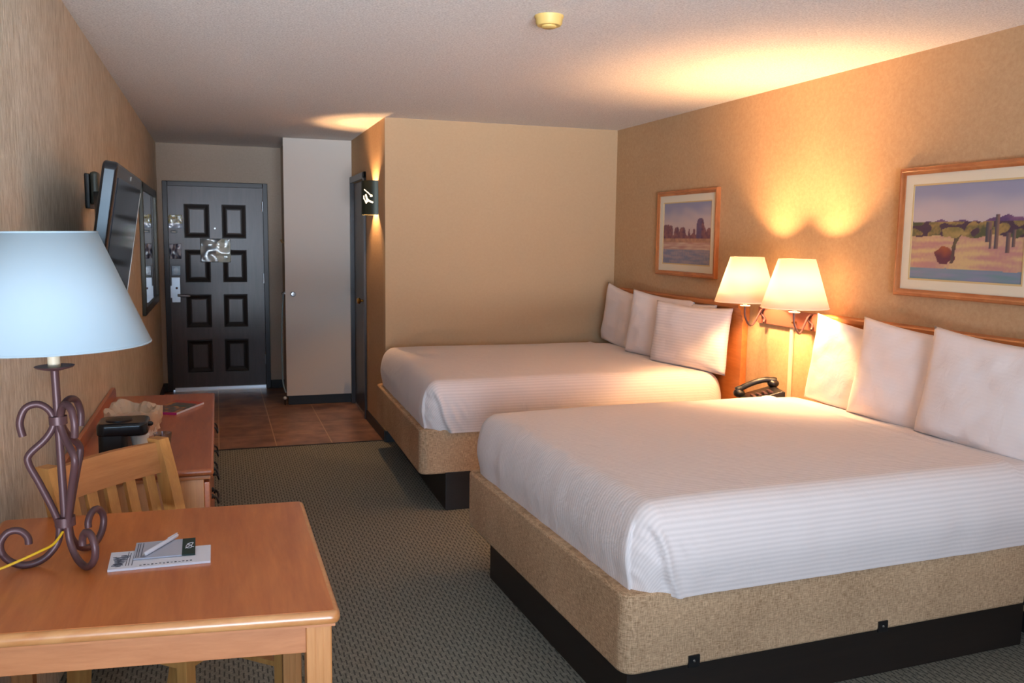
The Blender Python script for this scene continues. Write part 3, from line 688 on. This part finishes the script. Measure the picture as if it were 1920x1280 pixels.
# ------------------------------------------------------------------ pillows
def pillow(loc, wd, ht, th, lean, yawd, roll, seed, label, mat='pillow'):
    n, mm = 40, 30; me = bpy.data.meshes.new('pillow'); vs = []; st = []
    for side in (1, -1):
        for j in range(mm+1):
            for i in range(n+1):
                u = 2*i/n-1; v = 2*j/mm-1
                y = wd/2*u*(1-0.055*(1-v*v)*abs(u)); z = ht/2*v*(1-(0.085 if v > 0 else 0.02)*(1-u*u)*abs(v))
                e = max(0, (1-u**4)*(1-v**4)); b = th/2*(e**0.5)*(1-0.25*v)
                wr = (noise.noise(Vector((u*2.2+seed, v*2.2, side)))*0.010+noise.noise(Vector((u*4+v*3+seed, v*3-u*2, side*3)))*0.004)*min(1, e*2)
                vs.append(Vector((side*(b+wr), y, z))); st.append(z)
    K = (n+1)*(mm+1); fs = []
    for s_ in range(2):
        for j in range(mm):
            for i in range(n):
                a = s_*K+j*(n+1)+i; f = (a, a+1, a+n+2, a+n+1); fs.append(f if s_ == 0 else f[::-1])
    bm = bmesh.new(); lay = bm.verts.layers.float.new('stripe'); bv = [bm.verts.new(v) for v in vs]
    for b_, s_ in zip(bv, st): b_[lay] = s_
    for f in fs: bm.faces.new([bv[k] for k in f])
    bmesh.ops.remove_doubles(bm, verts=bm.verts[:], dist=0.0006)
    bmesh.ops.recalc_face_normals(bm, faces=bm.faces[:])
    # origin at the bottom edge
    for v in bm.verts: v.co.z += ht/2
    bm.to_mesh(me); bm.free(); me.shade_smooth(); me.materials.append(M[mat])
    o = bpy.data.objects.new('pillow', me); C.objects.link(o)
    o.matrix_world = Matrix.Translation(loc) @ Matrix.Rotation(math.radians(yawd), 4, 'Z') @ Matrix.Rotation(math.radians(lean), 4, 'Y') @ Matrix.Rotation(math.radians(roll), 4, 'X')
    tag(o, label, 'pillow'); return o
ZP = 0.748
# far bed
pillow((2.950, 6.14, ZP-0.015), 0.66, 0.46, 0.10, 3, 3, 7, 1.0, 'white pillow against the back wall corner, farthest on the far bed')
pillow((2.985, 5.16, ZP), 0.60, 0.42, 0.06, 3, 0, 0, 2.0, 'white pillow mostly hidden behind the striped front pillow of the far bed')
pillow((2.890, 5.47, ZP-0.012), 0.64, 0.46, 0.10, 5, 14, 4, 3.0, 'white pillow between corner pillow and striped front pillow on the far bed')
pillow((2.870, 4.99, ZP-0.005), 0.66, 0.42, 0.13, 6, 17, 1, 4.0, 'striped white pillow at the front of the far bed stack, nearest the lamps', 'pillow_stripe')
# near bed
pillow((2.955, 3.53, ZP-0.03), 0.66, 0.45, 0.10, 3, 4, 6, 5.0, 'white pillow on the near bed closest to the lamps')
pillow((2.990, 2.66, ZP-0.01), 0.58, 0.43, 0.06, 3, 0, 2, 6.0, 'white pillow behind the nearest pillow at the right picture edge')
pillow((2.925, 3.13, ZP-0.025), 0.66, 0.47, 0.12, 5, 9, 5, 7.0, 'creased white pillow in the middle of the near bed row')
pillow((2.905, 2.700, ZP-0.02), 0.62, 0.47, 0.13, 6, 8, 4, 8.0, 'nearest white pillow, cut by the right picture edge')

# ------------------------------------------------------------------ nightstand and phone
t = thing('nightstand', 'small wooden nightstand between the beds under the telephone', 'nightstand', (2.91, 4.215, 0))
MB().box((-0.10, -0.14, 0.05), (0.11, 0.14, 0.63), 0.004).build('body', 'head_wood', t)
MB().box((-0.115, -0.155, 0.63), (0.12, 0.155, 0.652), 0.008).build('top', 'head_wood', t)
MB().box((-0.09, -0.13, 0), (0.1, 0.13, 0.05)).build('plinth', 'pedestal', t)
d_ = MB().box((-0.112, -0.13, 0.40), (-0.10, 0.13, 0.61), 0.004).build('drawer', 'head_wood', t)
MB().tube([(-0.114, -0.05, 0.50), (-0.135, -0.05, 0.50), (-0.135, 0.05, 0.50), (-0.114, 0.05, 0.50)], 0.005).build('handle', 'iron', d_)
t = thing('telephone', 'black desk telephone between the two beds', 'telephone', (2.90, 4.20, 0.653), math.radians(-20))
Pz = [(-0.11, 0.0), (0.11, 0.0), (0.11, 0.085), (0.09, 0.09), (-0.10, 0.03), (-0.11, 0.025)]
MB().prism(Pz, -0.11, 0.11, 0.006, to=lambda c: (c.x, c.z, c.y)).build('base', 'black_plastic', t)
mb = MB()
for i in range(4):
    for j in range(3):
        x = -0.05+0.03*i; y = -0.075+0.03*j; z = 0.033+(x+0.10)*0.316+0.002; mb.box((x-0.009, y-0.009, z-0.004), (x+0.009, y+0.009, z+0.006), 0.002)
mb.build('keypad', 'iron', t)
mb = MB(); hp = spline([(-0.118, 0.075, 0.058), (-0.07, 0.075, 0.086), (-0.01, 0.075, 0.112), (0.05, 0.075, 0.126), (0.105, 0.075, 0.120)], 5)
mb.tube(hp, [0.021]*3+[0.017]*3+[0.016]*9+[0.017]*3+[0.021]*3, 12); mb.ball((-0.102, 0.075, 0.046), 0.031, (1.1, 1.1, 0.8)); mb.ball((0.090, 0.075, 0.106), 0.031, (1.1, 1.1, 0.8))
mb.build('handset', 'black_plastic', t)

# ------------------------------------------------------------------ double bedside wall lamp
t = thing('bedside_wall_lamp', 'lit double wall lamp with two cream shades between the beds', 'wall lamp', (XR, 4.19, 1.13))
MB().box((-0.024, -0.303, -0.045), (0, 0.303, 0.052), 0.005).build('mount_plate', 'plate_wood', t)
for ly, ay in ((3.860, 3.985), (4.312, 4.425)):
    y = ly-4.19; a = ay-4.19
    arm = MB().tube(spline([(-0.02, a, 0.045), (-0.05, a, 0.035), (-0.10, a-0.03, -0.015), (-0.16, (a+y)/2-0.02, -0.045), (-0.21, y, -0.03), (-0.234, y, 0.02), (-0.234, y, 0.085)], 6), 0.0055).build('arm', 'iron', t)
    MB().tube(spline([(-0.02, a+0.02, 0.035), (-0.045, a+0.01, 0.015), (-0.03, a-0.01, -0.01), (-0.045, a-0.025, -0.03), (-0.03, a, -0.04)], 5), 0.006).build('scroll', 'iron', arm)
    MB().lathe([(0.0, 0.066), (0.026, 0.068), (0.030, 0.073), (0.026, 0.074), (0.011, 0.074), (0.011, 0.125), (0.0, 0.125)], (-0.234, y, 0), 24).build('candle_cup', 'cord_white', arm)
    sh = MB().lathe([(0.172, 0.095), (0.093, 0.348)], (-0.234, y, 0), 48).build('lamp_shade', 'warm_shade', t); solidify(sh, 0.0015, 0)
    MB().tube([(-0.234+0.1715*math.cos(q*PI/24), y+0.1715*math.sin(q*PI/24), 0.096) for q in range(49)], 0.003, 6, cap=False).build('rim', 'warm_shade', sh)
    MB().ball((-0.234, y, 0.205), 0.028, (1, 1, 1.25)).build('bulb', 'bulb', sh)
    MB().lathe([(0.008, 0.12), (0.015, 0.125), (0.015, 0.15), (0.0, 0.15)], (-0.234, y, 0), 16).build('socket', 'brass', sh)
    l = point('bulb_light', (0, 0, 0), BULB, WARM, 0.045); l.parent = t; l.location = (-0.234, y, 0.226)
MB().tube([(-0.022, -0.065, -0.01), (-0.05, -0.065, -0.012)], 0.006).build('switch', 'brass', t)
tag(MB().box((XR-0.012, 4.168, 0.30), (XR, 4.196, 1.084), 0.003).build('cord_cover', 'cord_white'), 'vertical cream cord cover on the wall below the double lamp', 'cord cover')

# ------------------------------------------------------------------ desk table
TZ = 0.745
t = thing('desk_table', 'honey wood desk with light oak legs in the foreground', 'table', (-0.17, 2.30, 0))
def round_poly(pts, r, n=5):
    out = []
    for i, p in enumerate(pts):
        p = Vector(p); a = (Vector(pts[i-1])-p).normalized(); b = (Vector(pts[(i+1) % len(pts)])-p).normalized()
        h = math.acos(a.dot(b))/2; dd = r/math.tan(h); s_ = p+a*dd; e = p+b*dd
        for k in range(n+1):
            q = k/n; out.append(tuple(s_*(1-q)**2+p*2*q*(1-q)+e*q*q))
    return out
corners = [(-0.605, 1.965), (0.240, 1.862), (0.236, 2.728), (-0.605, 2.775)]
poly = round_poly(corners, 0.022)
def inset(pts, d):
    out = []
    for i in range(len(pts)):
        p0, p1, p2 = Vector(pts[i-1]), Vector(pts[i]), Vector(pts[(i+1) % len(pts)])
        e1 = (p1-p0).normalized(); e2 = (p2-p1).normalized(); n1 = Vector((-e1.y, e1.x)); n2 = Vector((-e2.y, e2.x))
        b_ = (n1+n2).normalized(); out.append(p1+b_*(d/max(0.2, b_.dot(n1))))
    return out
# light oak edge band under the bullnose
MB().prism(poly, TZ-0.030, TZ-0.0006, 0.013, seg=5).build('edge_band', 'edge_oak', t, world=True, angle=35)
MB().prism(round_poly([tuple(p) for p in inset(corners, 0.013)], 0.014), TZ-0.008, TZ, 0.0004, seg=1).build('tabletop', 'table_wood', t, world=True)
MB().prism([tuple(p) for p in inset(corners, 0.012)], TZ-0.036, TZ-0.028, 0).build('under_moulding', 'oak_x', t, world=True)
ic = inset(corners, 0.040)
for a, b in zip(ic, ic[1:]+ic[:1]):
    MB().beam((a[0], a[1], TZ-0.036-0.033), (b[0], b[1], TZ-0.069), 0.020, 0.066, 0.002, up=(0, 0, 1)).build('apron', 'oak_x', t, world=True)
for p in inset(corners, 0.046):
    mb = MB(); mb.box((p[0]-0.028, p[1]-0.028, 0), (p[0]+0.028, p[1]+0.028, TZ-0.036), 0.004)
    for dx in (-0.017, 0.0, 0.017): mb.box((p[0]+dx-0.0078, p[1]-0.0288, 0.0), (p[0]+dx+0.0078, p[1]-0.026, TZ-0.037), 0.0008)
    mb.build('leg', 'oak', t, world=True)

# papers and pen
def squiggle(pts, z, r=0.0008): return [(x, y, z) for x, y in pts]
t = thing('notepad', 'white notepad with handwriting style heading lying on the desk', 'notepad', (-0.15, 2.31, TZ))
mb = MB(); mb.prism([(-0.271, 2.253), (-0.034, 2.249), (-0.034, 2.369), (-0.275, 2.378)], TZ+0.0004, TZ+0.006, 0); mb.build('sheet', 'paper', t, world=True, smooth=False)
mb = MB(); z = TZ+0.0065
mb.tube([Vector((-0.255+0.012*math.sin(k*0.9)+0.0004*k, 2.268+0.0016*k, z)) for k in range(50)], 0.0009, 5)
mb.tube([Vector((-0.247+0.010*math.sin(k*1.3+1)-0.0003*k, 2.275+0.0019*k, z)) for k in range(34)], 0.0008, 5)
for x, y0, y1 in ((-0.232, 2.27, 2.37), (-0.226, 2.27, 2.36), (-0.218, 2.27, 2.368)): mb.box((x-0.0008, y0, z-0.0006), (x+0.0008, y1, z+0.0002))
for i in range(14): mb.box((-0.200+0.009*i, 2.262+0.001*(i % 3), z-0.0006), (-0.195+0.009*i, 2.266+0.002*(i % 2), z+0.0002))
mb.build('print', 'ink', t, world=True, smooth=False)
t = thing('folded_card', 'grey card with dark green end and white emblem on the notepad', 'card', (-0.15, 2.36, TZ+0.006))
zc = TZ+0.0075
MB().prism([(-0.217, 2.303), (-0.103, 2.300), (-0.105, 2.424), (-0.219, 2.424)], zc, zc+0.003, 0).build('leaf', 'paper_grey', t, world=True, smooth=False)
MB().prism([(-0.103, 2.300), (-0.071, 2.298), (-0.073, 2.424), (-0.105, 2.424)], zc, zc+0.0035, 0).build('green_end', 'green_print', t, world=True, smooth=False)
mb = MB(); z = zc+0.0038
mb.tube([Vector((-0.088+0.009*math.cos(a*0.5)*(0.5+a/24), 2.36+0.018*math.sin(a*0.5)*(0.5+a/24), z)) for a in range(13)], 0.0009, 5)
mb.tube(spline([(-0.096, 2.345, z), (-0.086, 2.36, z), (-0.092, 2.375, z), (-0.078, 2.385, z), (-0.082, 2.36, z), (-0.076, 2.35, z)], 4), 0.0011, 5)
mb.build('emblem', 'paper', t, world=True)
mb = MB()
for x in (-0.212, -0.207, -0.200): mb.box((x-0.0008, 2.31, zc+0.003), (x+0.0008, 2.415, zc+0.0036))
mb.build('print', 'ink', t, world=True, smooth=False)
t = thing('pen', 'white ballpoint pen lying across the grey card', 'pen', (-0.16, 2.37, TZ+0.016))
a, b = Vector((-0.197, 2.300, TZ+0.017)), Vector((-0.118, 2.440, TZ+0.017)); dd = (b-a)
MB().tube([a+dd*q for q in (0.06, 0.1, 0.5, 0.97, 1.0)], [0.0035, 0.0055, 0.0055, 0.005, 0.003], 10).build('barrel', 'paper', t, world=True)
MB().tube([a, a+dd*0.06], [0.0012, 0.0034], 8).build('tip', 'silver', t, world=True)
MB().beam(a+dd*0.72+Vector((0, 0, 0.0065)), a+dd*0.99+Vector((0, 0, 0.0065)), 0.004, 0.0015, 0.0004).build('clip', 'paper', t, world=True)

# ------------------------------------------------------------------ table lamp
LX, LY = -0.372, 2.355
t = thing('table_lamp', 'scrolled wrought iron table lamp with large white shade on the desk', 'lamp', (LX, LY, TZ))
t.rotation_euler = (0, math.radians(-1.1), 0)
rod = 0.0088
prof = [(0.078, 0.330), (0.082, 0.365), (0.068, 0.398), (0.040, 0.405), (0.016, 0.385), (0.010, 0.352), (0.030, 0.318), (0.066, 0.285), (0.070, 0.262), (0.052, 0.215), (0.028, 0.150), (0.016, 0.110), (0.014, 0.080), (0.022, 0.050), (0.050, 0.020), (0.085, 0.0095), (0.115, 0.018), (0.138, 0.043), (0.142, 0.074), (0.124, 0.098), (0.100, 0.098), (0.084, 0.080), (0.082, 0.062)]
for az in (190, 304, 60):
    c_, s_ = math.cos(math.radians(az)), math.sin(math.radians(az))
    MB().tube(spline([(r*c_, r*s_, z) for r, z in prof], 5), rod, 12).build('scroll_leg', 'iron', t)
MB().tube([(0, 0, 0.085), (0, 0, 0.49)], 0.0095, 12).build('stem', 'iron', t)
MB().tube([(0, 0, 0.095), (0, 0, 0.118)], 0.024, 14).build('collar', 'iron', t)
MB().tube([(0, 0, 0.352), (0, 0, 0.372)], 0.021, 14).build('collar', 'iron', t)
MB().lathe([(0.0, 0.482), (0.02, 0.486), (0.042, 0.492), (0.045, 0.496), (0.040, 0.497), (0.0, 0.492)], n=28).build('drip_pan', 'iron', t)
MB().tube([(0, 0, 0.492), (0, 0, 0.56)], 0.0145, 18).build('candle_sleeve', 'cord_white', t)
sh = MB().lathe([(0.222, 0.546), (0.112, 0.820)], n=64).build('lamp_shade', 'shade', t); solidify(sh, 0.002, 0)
MB().tube([(0.2205*math.cos(q*PI/32), 0.2205*math.sin(q*PI/32), 0.548) for q in range(65)], 0.0028, 6, cap=False).build('lower_rim', 'shade', sh)
MB().tube([(0.1125*math.cos(q*PI/32), 0.1125*math.sin(q*PI/32), 0.818) for q in range(65)], 0.0028, 6, cap=False).build('upper_rim', 'shade', sh)
mb = MB()
for q in range(3): a_ = q*2*PI/3; mb.tube([(0, 0, 0.80), (0.111*math.cos(a_), 0.111*math.sin(a_), 0.812)], 0.002, 6)
mb.build('spider', 'silver', sh)
MB().ball((0, 0, 0.60), 0.03, (1, 1, 1.3)).build('unlit_bulb', 'white_plastic', sh)
mb = MB(); mb.tube(spline([(LX-0.005, LY-0.02, TZ+0.085), (LX-0.022, LY-0.05, TZ+0.066), (LX-0.05, LY-0.075, TZ+0.058), (LX-0.11, LY-0.10, TZ+0.040), (LX-0.17, LY-0.12, TZ+0.025), (LX-0.24, LY-0.14, TZ+0.006)], 6), 0.0032, 8)
tag(mb.build('power_cord', 'yellow_cord'), 'yellow cord running from the table lamp across the desk', 'cord')

# ------------------------------------------------------------------ slatted chair behind the desk
t = thing('wooden_chair', 'light oak slat back chair pushed under the far side of the desk', 'chair', (-0.12, 2.75, 0), math.radians(48))
hw = 0.205
for s_ in (-1, 1):
    MB().beam((s_*hw, -0.20, 0), (s_*hw, -0.20, 0.42), 0.036, 0.036, 0.003).build('leg', 'chair_oak', t)
    mb = MB(); pts = [(0.255, 0.0), (0.215, 0.22), (0.205, 0.44), (0.225, 0.60), (0.262, 0.76), (0.300, 0.885)]
    P = spline([(s_*(hw+0.004), y, z) for y, z in pts], 5); hwid = 0.021
    rows = [[mb.bm.verts.new(p+Vector(q)) for q in ((-hwid, -0.026, 0), (hwid, -0.026, 0), (hwid, 0.026, 0), (-hwid, 0.026, 0))] for p in P]
    for a, b in zip(rows, rows[1:]):
        for k in range(4): mb.bm.faces.new((a[k], a[(k+1) % 4], b[(k+1) % 4], b[k]))
    mb.bm.faces.new(rows[0]); mb.bm.faces.new(rows[-1][::-1])
    es = [e for e in mb.bm.edges if any(v in rows[-1] for v in e.verts)]
    mb.build('rear_leg', 'chair_oak', t, smooth=False)
    MB().beam((s_*hw, -0.20, 0.20), (s_*hw, 0.22, 0.20), 0.03, 0.018, 0.002, up=(0, 0, 1)).build('stretcher', 'chair_oak', t)
    MB().beam((s_*hw, -0.20, 0.395), (s_*hw, 0.20, 0.395), 0.02, 0.05, 0.002).build('seat_rail', 'chair_oak', t)
MB().beam((-hw, -0.20, 0.395), (hw, -0.20, 0.395), 0.02, 0.05, 0.002).build('seat_rail', 'chair_oak', t)
MB().beam((-hw, 0.20, 0.395), (hw, 0.20, 0.395), 0.02, 0.05, 0.002).build('seat_rail', 'chair_oak', t)
rbox(-0.235, 0.235, -0.235, 0.19, 0.42, 0.452, 0.03, 0.012).build('seat', 'chair_oak', t)
# top rail with arched upper edge
mb = MB(); n = 14
def rail(z0, z1f, th0, name):
    mb = MB(); rows = []
    for i in range(n+1):
        x = -hw+2*hw*i/n; cv = 0.018*(1-(x/hw)**2)
        zt = z1f(x); yb = lambda z: 0.205+(z-0.44)*0.213+cv
        rows.append([mb.bm.verts.new(p) for p in ((x, yb(z0)-th0, z0), (x, yb(zt)-th0, zt), (x, yb(zt)+th0, zt), (x, yb(z0)+th0, z0))])
    for a, b in zip(rows, rows[1:]):
        for k in range(4): mb.bm.faces.new((a[k], a[(k+1) % 4], b[(k+1) % 4], b[k]))
    mb.bm.faces.new(rows[0]); mb.bm.faces.new(rows[-1][::-1])
    return mb.build(name, 'chair_oak_x', t, angle=35)
M['chair_oak_x'] = wood('chair_oak_rail', srgb(182, 116, 66), srgb(206, 142, 88), (1.4, 18, 18), 0.38, 0.2)
rail(0.775, lambda x: 0.872+0.005*(1-(x/hw)**2), 0.011, 'top_rail')
rail(0.50, lambda x: 0.54, 0.010, 'lower_rail')
for i in range(5):
    x = -0.148+0.074*i; cv = 0.018*(1-(x/hw)**2)
    MB().beam((x, 0.205+0.075*0.213+cv, 0.535), (x, 0.205+0.345*0.213+cv, 0.785), 0.038, 0.016, 0.002, up=(0, 1, 0)).build('slat', 'chair_oak', t)

# ------------------------------------------------------------------ dresser
RZ_ = 0.72; dx0, dx1, dy0, dy1 = XL+0.004, -0.030, 3.285, 4.925
t = thing('dresser', 'long low cherry wood dresser with black pulls along the left wall', 'dresser', ((dx0+dx1)/2, (dy0+dy1)/2, 0))
MB().box((dx0, dy0, RZ_-0.025), (dx1, dy1, RZ_), 0.011, 4).build('top', 'dresser_wood', t, world=True)
MB().box((dx0, dy0+0.008, RZ_-0.040), (dx1-0.01, dy1-0.008, RZ_-0.025), 0.004).build('sub_top', 'oak_x', t, world=True)
MB().box((dx0+0.002, dy0+0.02, 0.06), (dx1-0.035, dy1-0.02, RZ_-0.040), 0.003).build('body', 'oak', t, world=True)
MB().box((dx0+0.02, dy0+0.04, 0.0), (dx1-0.07, dy1-0.04, 0.06)).build('plinth', 'pedestal', t, world=True)
MB().prism([(dy0, RZ_), (dy0+0.02, RZ_+0.055), (dy1-0.05, RZ_+0.055), (dy1, RZ_+0.035), (dy1, RZ_)], dx0, dx0+0.018, 0.002, to=lambda c: (c.z, c.x, c.y)).build('backsplash', 'dresser_wood', t, world=True)
mid = (dy0+dy1)/2
for a, b in ((dy0+0.03, mid-0.008), (mid+0.008, dy1-0.03)):
    for k in range(5):
        z1 = RZ_-0.055-k*0.117; z0 = z1-0.108
        if z0 < 0.06: continue
        d_ = MB().box((dx1-0.036, a, z0), (dx1-0.014, b, z1), 0.004).build('drawer', 'dresser_wood', t, world=True)
        cy = (a+b)/2; zc_ = (z0+z1)/2
        mb = MB(); mb.tube(spline([(dx1-0.016, cy-0.05, zc_+0.018), (dx1+0.004, cy-0.052, zc_+0.012), (dx1+0.012, cy-0.045, zc_-0.012), (dx1+0.012, cy+0.045, zc_-0.012), (dx1+0.004, cy+0.052, zc_+0.012), (dx1-0.016, cy+0.05, zc_+0.018)], 4), 0.0042, 8)
        for q in (-0.05, 0.05): mb.ball((dx1-0.012, cy+q, zc_+0.018), 0.010)
        for v in mb.bm.verts: v.co -= Vector(t.location)
        mb.build('handle', 'black_plastic', d_)

# things on the dresser
t = thing('coffee_maker', 'small black single cup coffee maker on the dresser', 'coffee maker', (-0.330, 3.405, RZ_))
MB().box((-0.085, -0.078, 0), (0.085, 0.078, 0.020), 0.007).build('base', 'black_plastic', t)
MB().prism(rr(-0.085, 0.012, -0.076, 0.076, 0.022), 0.016, 0.135, 0.004).build('column', 'black_plastic', t)
MB().prism(rr(-0.090, 0.080, -0.080, 0.080, 0.03), 0.126, 0.174, 0.012).build('brew_head', 'tv_bezel', t)
MB().lathe([(0.0, 0.172), (0.045, 0.172), (0.045, 0.178), (0.0, 0.181)], (-0.02, 0, 0), 24).build('lid', 'black_plastic', t)
MB().tube([(0.070, 0, 0.155), (0.088, 0, 0.155), (0.094, 0, 0.155)], [0.010, 0.009, 0.004], 14).build('knob', 'black_plastic', t)
t = thing('coffee_cup', 'white cup under the spout of the black coffee maker', 'cup', (-0.283, 3.405, RZ_+0.021))
MB().lathe([(0.0, 0), (0.024, 0), (0.031, 0.090), (0.029, 0.090), (0.022, 0.005), (0, 0.005)], n=28).build('body', 'white_plastic', t)
MB().lathe([(0.032, 0.088), (0.033, 0.095), (0.028, 0.099), (0, 0.098)], n=28).build('lid', 'white_plastic', t)
t = thing('ice_bucket', 'beige ice bucket lined with a crumpled plastic bag on the dresser', 'ice bucket', (-0.352, 3.96, RZ_))
bz = 0.62
MB().lathe([(0.0, 0), (0.088, 0), (0.092, 0.01), (0.105, 0.095), (0.102, 0.095), (0.088, 0.01), (0, 0.01)], n=36).build('bucket', 'white_plastic', t)
mb = MB(); n = 72; prof = [(0.092, 0.03), (0.103, 0.07), (0.109, 0.11), (0.114, 0.15), (0.112, 0.175), (0.098, 0.178), (0.080, 0.160), (0.06, 0.12), (0.03, 0.09), (0.004, 0.085)]
rows = []
for i, (r, z) in enumerate(prof):
    ring = []
    for k in range(n):
        a_ = 2*PI*k/n; q = noise.noise(Vector((math.cos(a_)*3.5, math.sin(a_)*3.5, i*0.8)))*0.016+noise.noise(Vector((math.cos(a_)*9, math.sin(a_)*9, i*1.6)))*0.009
        zz = z+(noise.noise(Vector((math.cos(a_)*2.5, math.sin(a_)*2.5, 7)))*0.035+0.012*noise.noise(Vector((k*0.6, i, 3))))*(1 if 3 <= i <= 6 else 0.3)
        if i in (4, 5): zz += 0.035*math.exp(-((a_-2.0)/0.35)**2)
        ring.append(mb.bm.verts.new(((r+max(q, -0.004))*math.cos(a_), (r+max(q, -0.004))*math.sin(a_), zz*bz)))
    rows.append(ring)
for a, b in zip(rows, rows[1:]):
    for k in range(n): mb.bm.faces.new((a[k], a[(k+1) % n], b[(k+1) % n], b[k]))
mb.build('bag_liner', 'bag', t, angle=25)
t = thing('plastic_tumbler', 'clear wrapped tumbler on the dresser beside the coffee maker', 'tumbler', (-0.218, 3.62, RZ_))
mb = MB(); mb.lathe([(0.0, 0.001), (0.024, 0.001), (0.034, 0.072), (0.0325, 0.072), (0.023, 0.005), (0.0, 0.005)], n=24); mb.build('cup', 'clear', t)
t = thing('magazine', 'glossy magazine with magenta spine at the far end of the dresser', 'magazine', (-0.24, 4.50, RZ_))
mc = [(-0.300, 4.40), (-0.190, 4.33), (-0.085, 4.57), (-0.195, 4.665)]
mc = [(-0.345, 4.46), (-0.195, 4.33), (-0.075, 4.56), (-0.24, 4.70)]
mc = [(-0.325, 4.40), (-0.198, 4.34), (-0.080, 4.59), (-0.215, 4.69)]
MB().prism(mc, RZ_+0.001, RZ_+0.010, 0).build('pages', 'paper', t, world=True, smooth=False)
def f_mag(u, v):
    n = N(u*5, v*6, 4)
    if v > 0.82: return srgb(190, 70, 52)
    if n > 0.18: return srgb(196, 128, 66)
    if n < -0.2: return srgb(66, 92, 74)
    return lerp(srgb(110, 60, 50), srgb(90, 104, 110), 0.5+N(u*9, v*9, 2))
g = grid_paint('cover', 24, 30, lambda u, v: tuple((Vector(mc[0])*(1-u)*(1-v)+Vector(mc[1])*u*(1-v)+Vector(mc[2])*u*v+Vector(mc[3])*(1-u)*v))+(RZ_+0.0105,), f_mag, 'magazine', t)
MB().beam((mc[0][0], mc[0][1]-0.0015, RZ_+0.0058), (mc[1][0], mc[1][1]-0.0015, RZ_+0.0058), 0.004, 0.0115, 0.001).build('spine', 'mag_pink', t, world=True)

# ------------------------------------------------------------------ groups of repeats
GROUPS = {'bed': 'two upholstered beds', 'headboard': 'headboards on the right wall', 'bed_sheet': 'white sheets on the beds', 'framed_picture': 'framed prints on the right wall'}
for o in list(C.objects):
    kind = o.name.split('.')[0]
    if o.parent is None and kind in GROUPS: o['group'] = GROUPS[kind]
    if o.parent is None and kind == 'pillow': o['group'] = 'white pillows on the far bed' if 'far bed' in o['label'] or 'corner' in o['label'] else 'white pillows on the near bed'
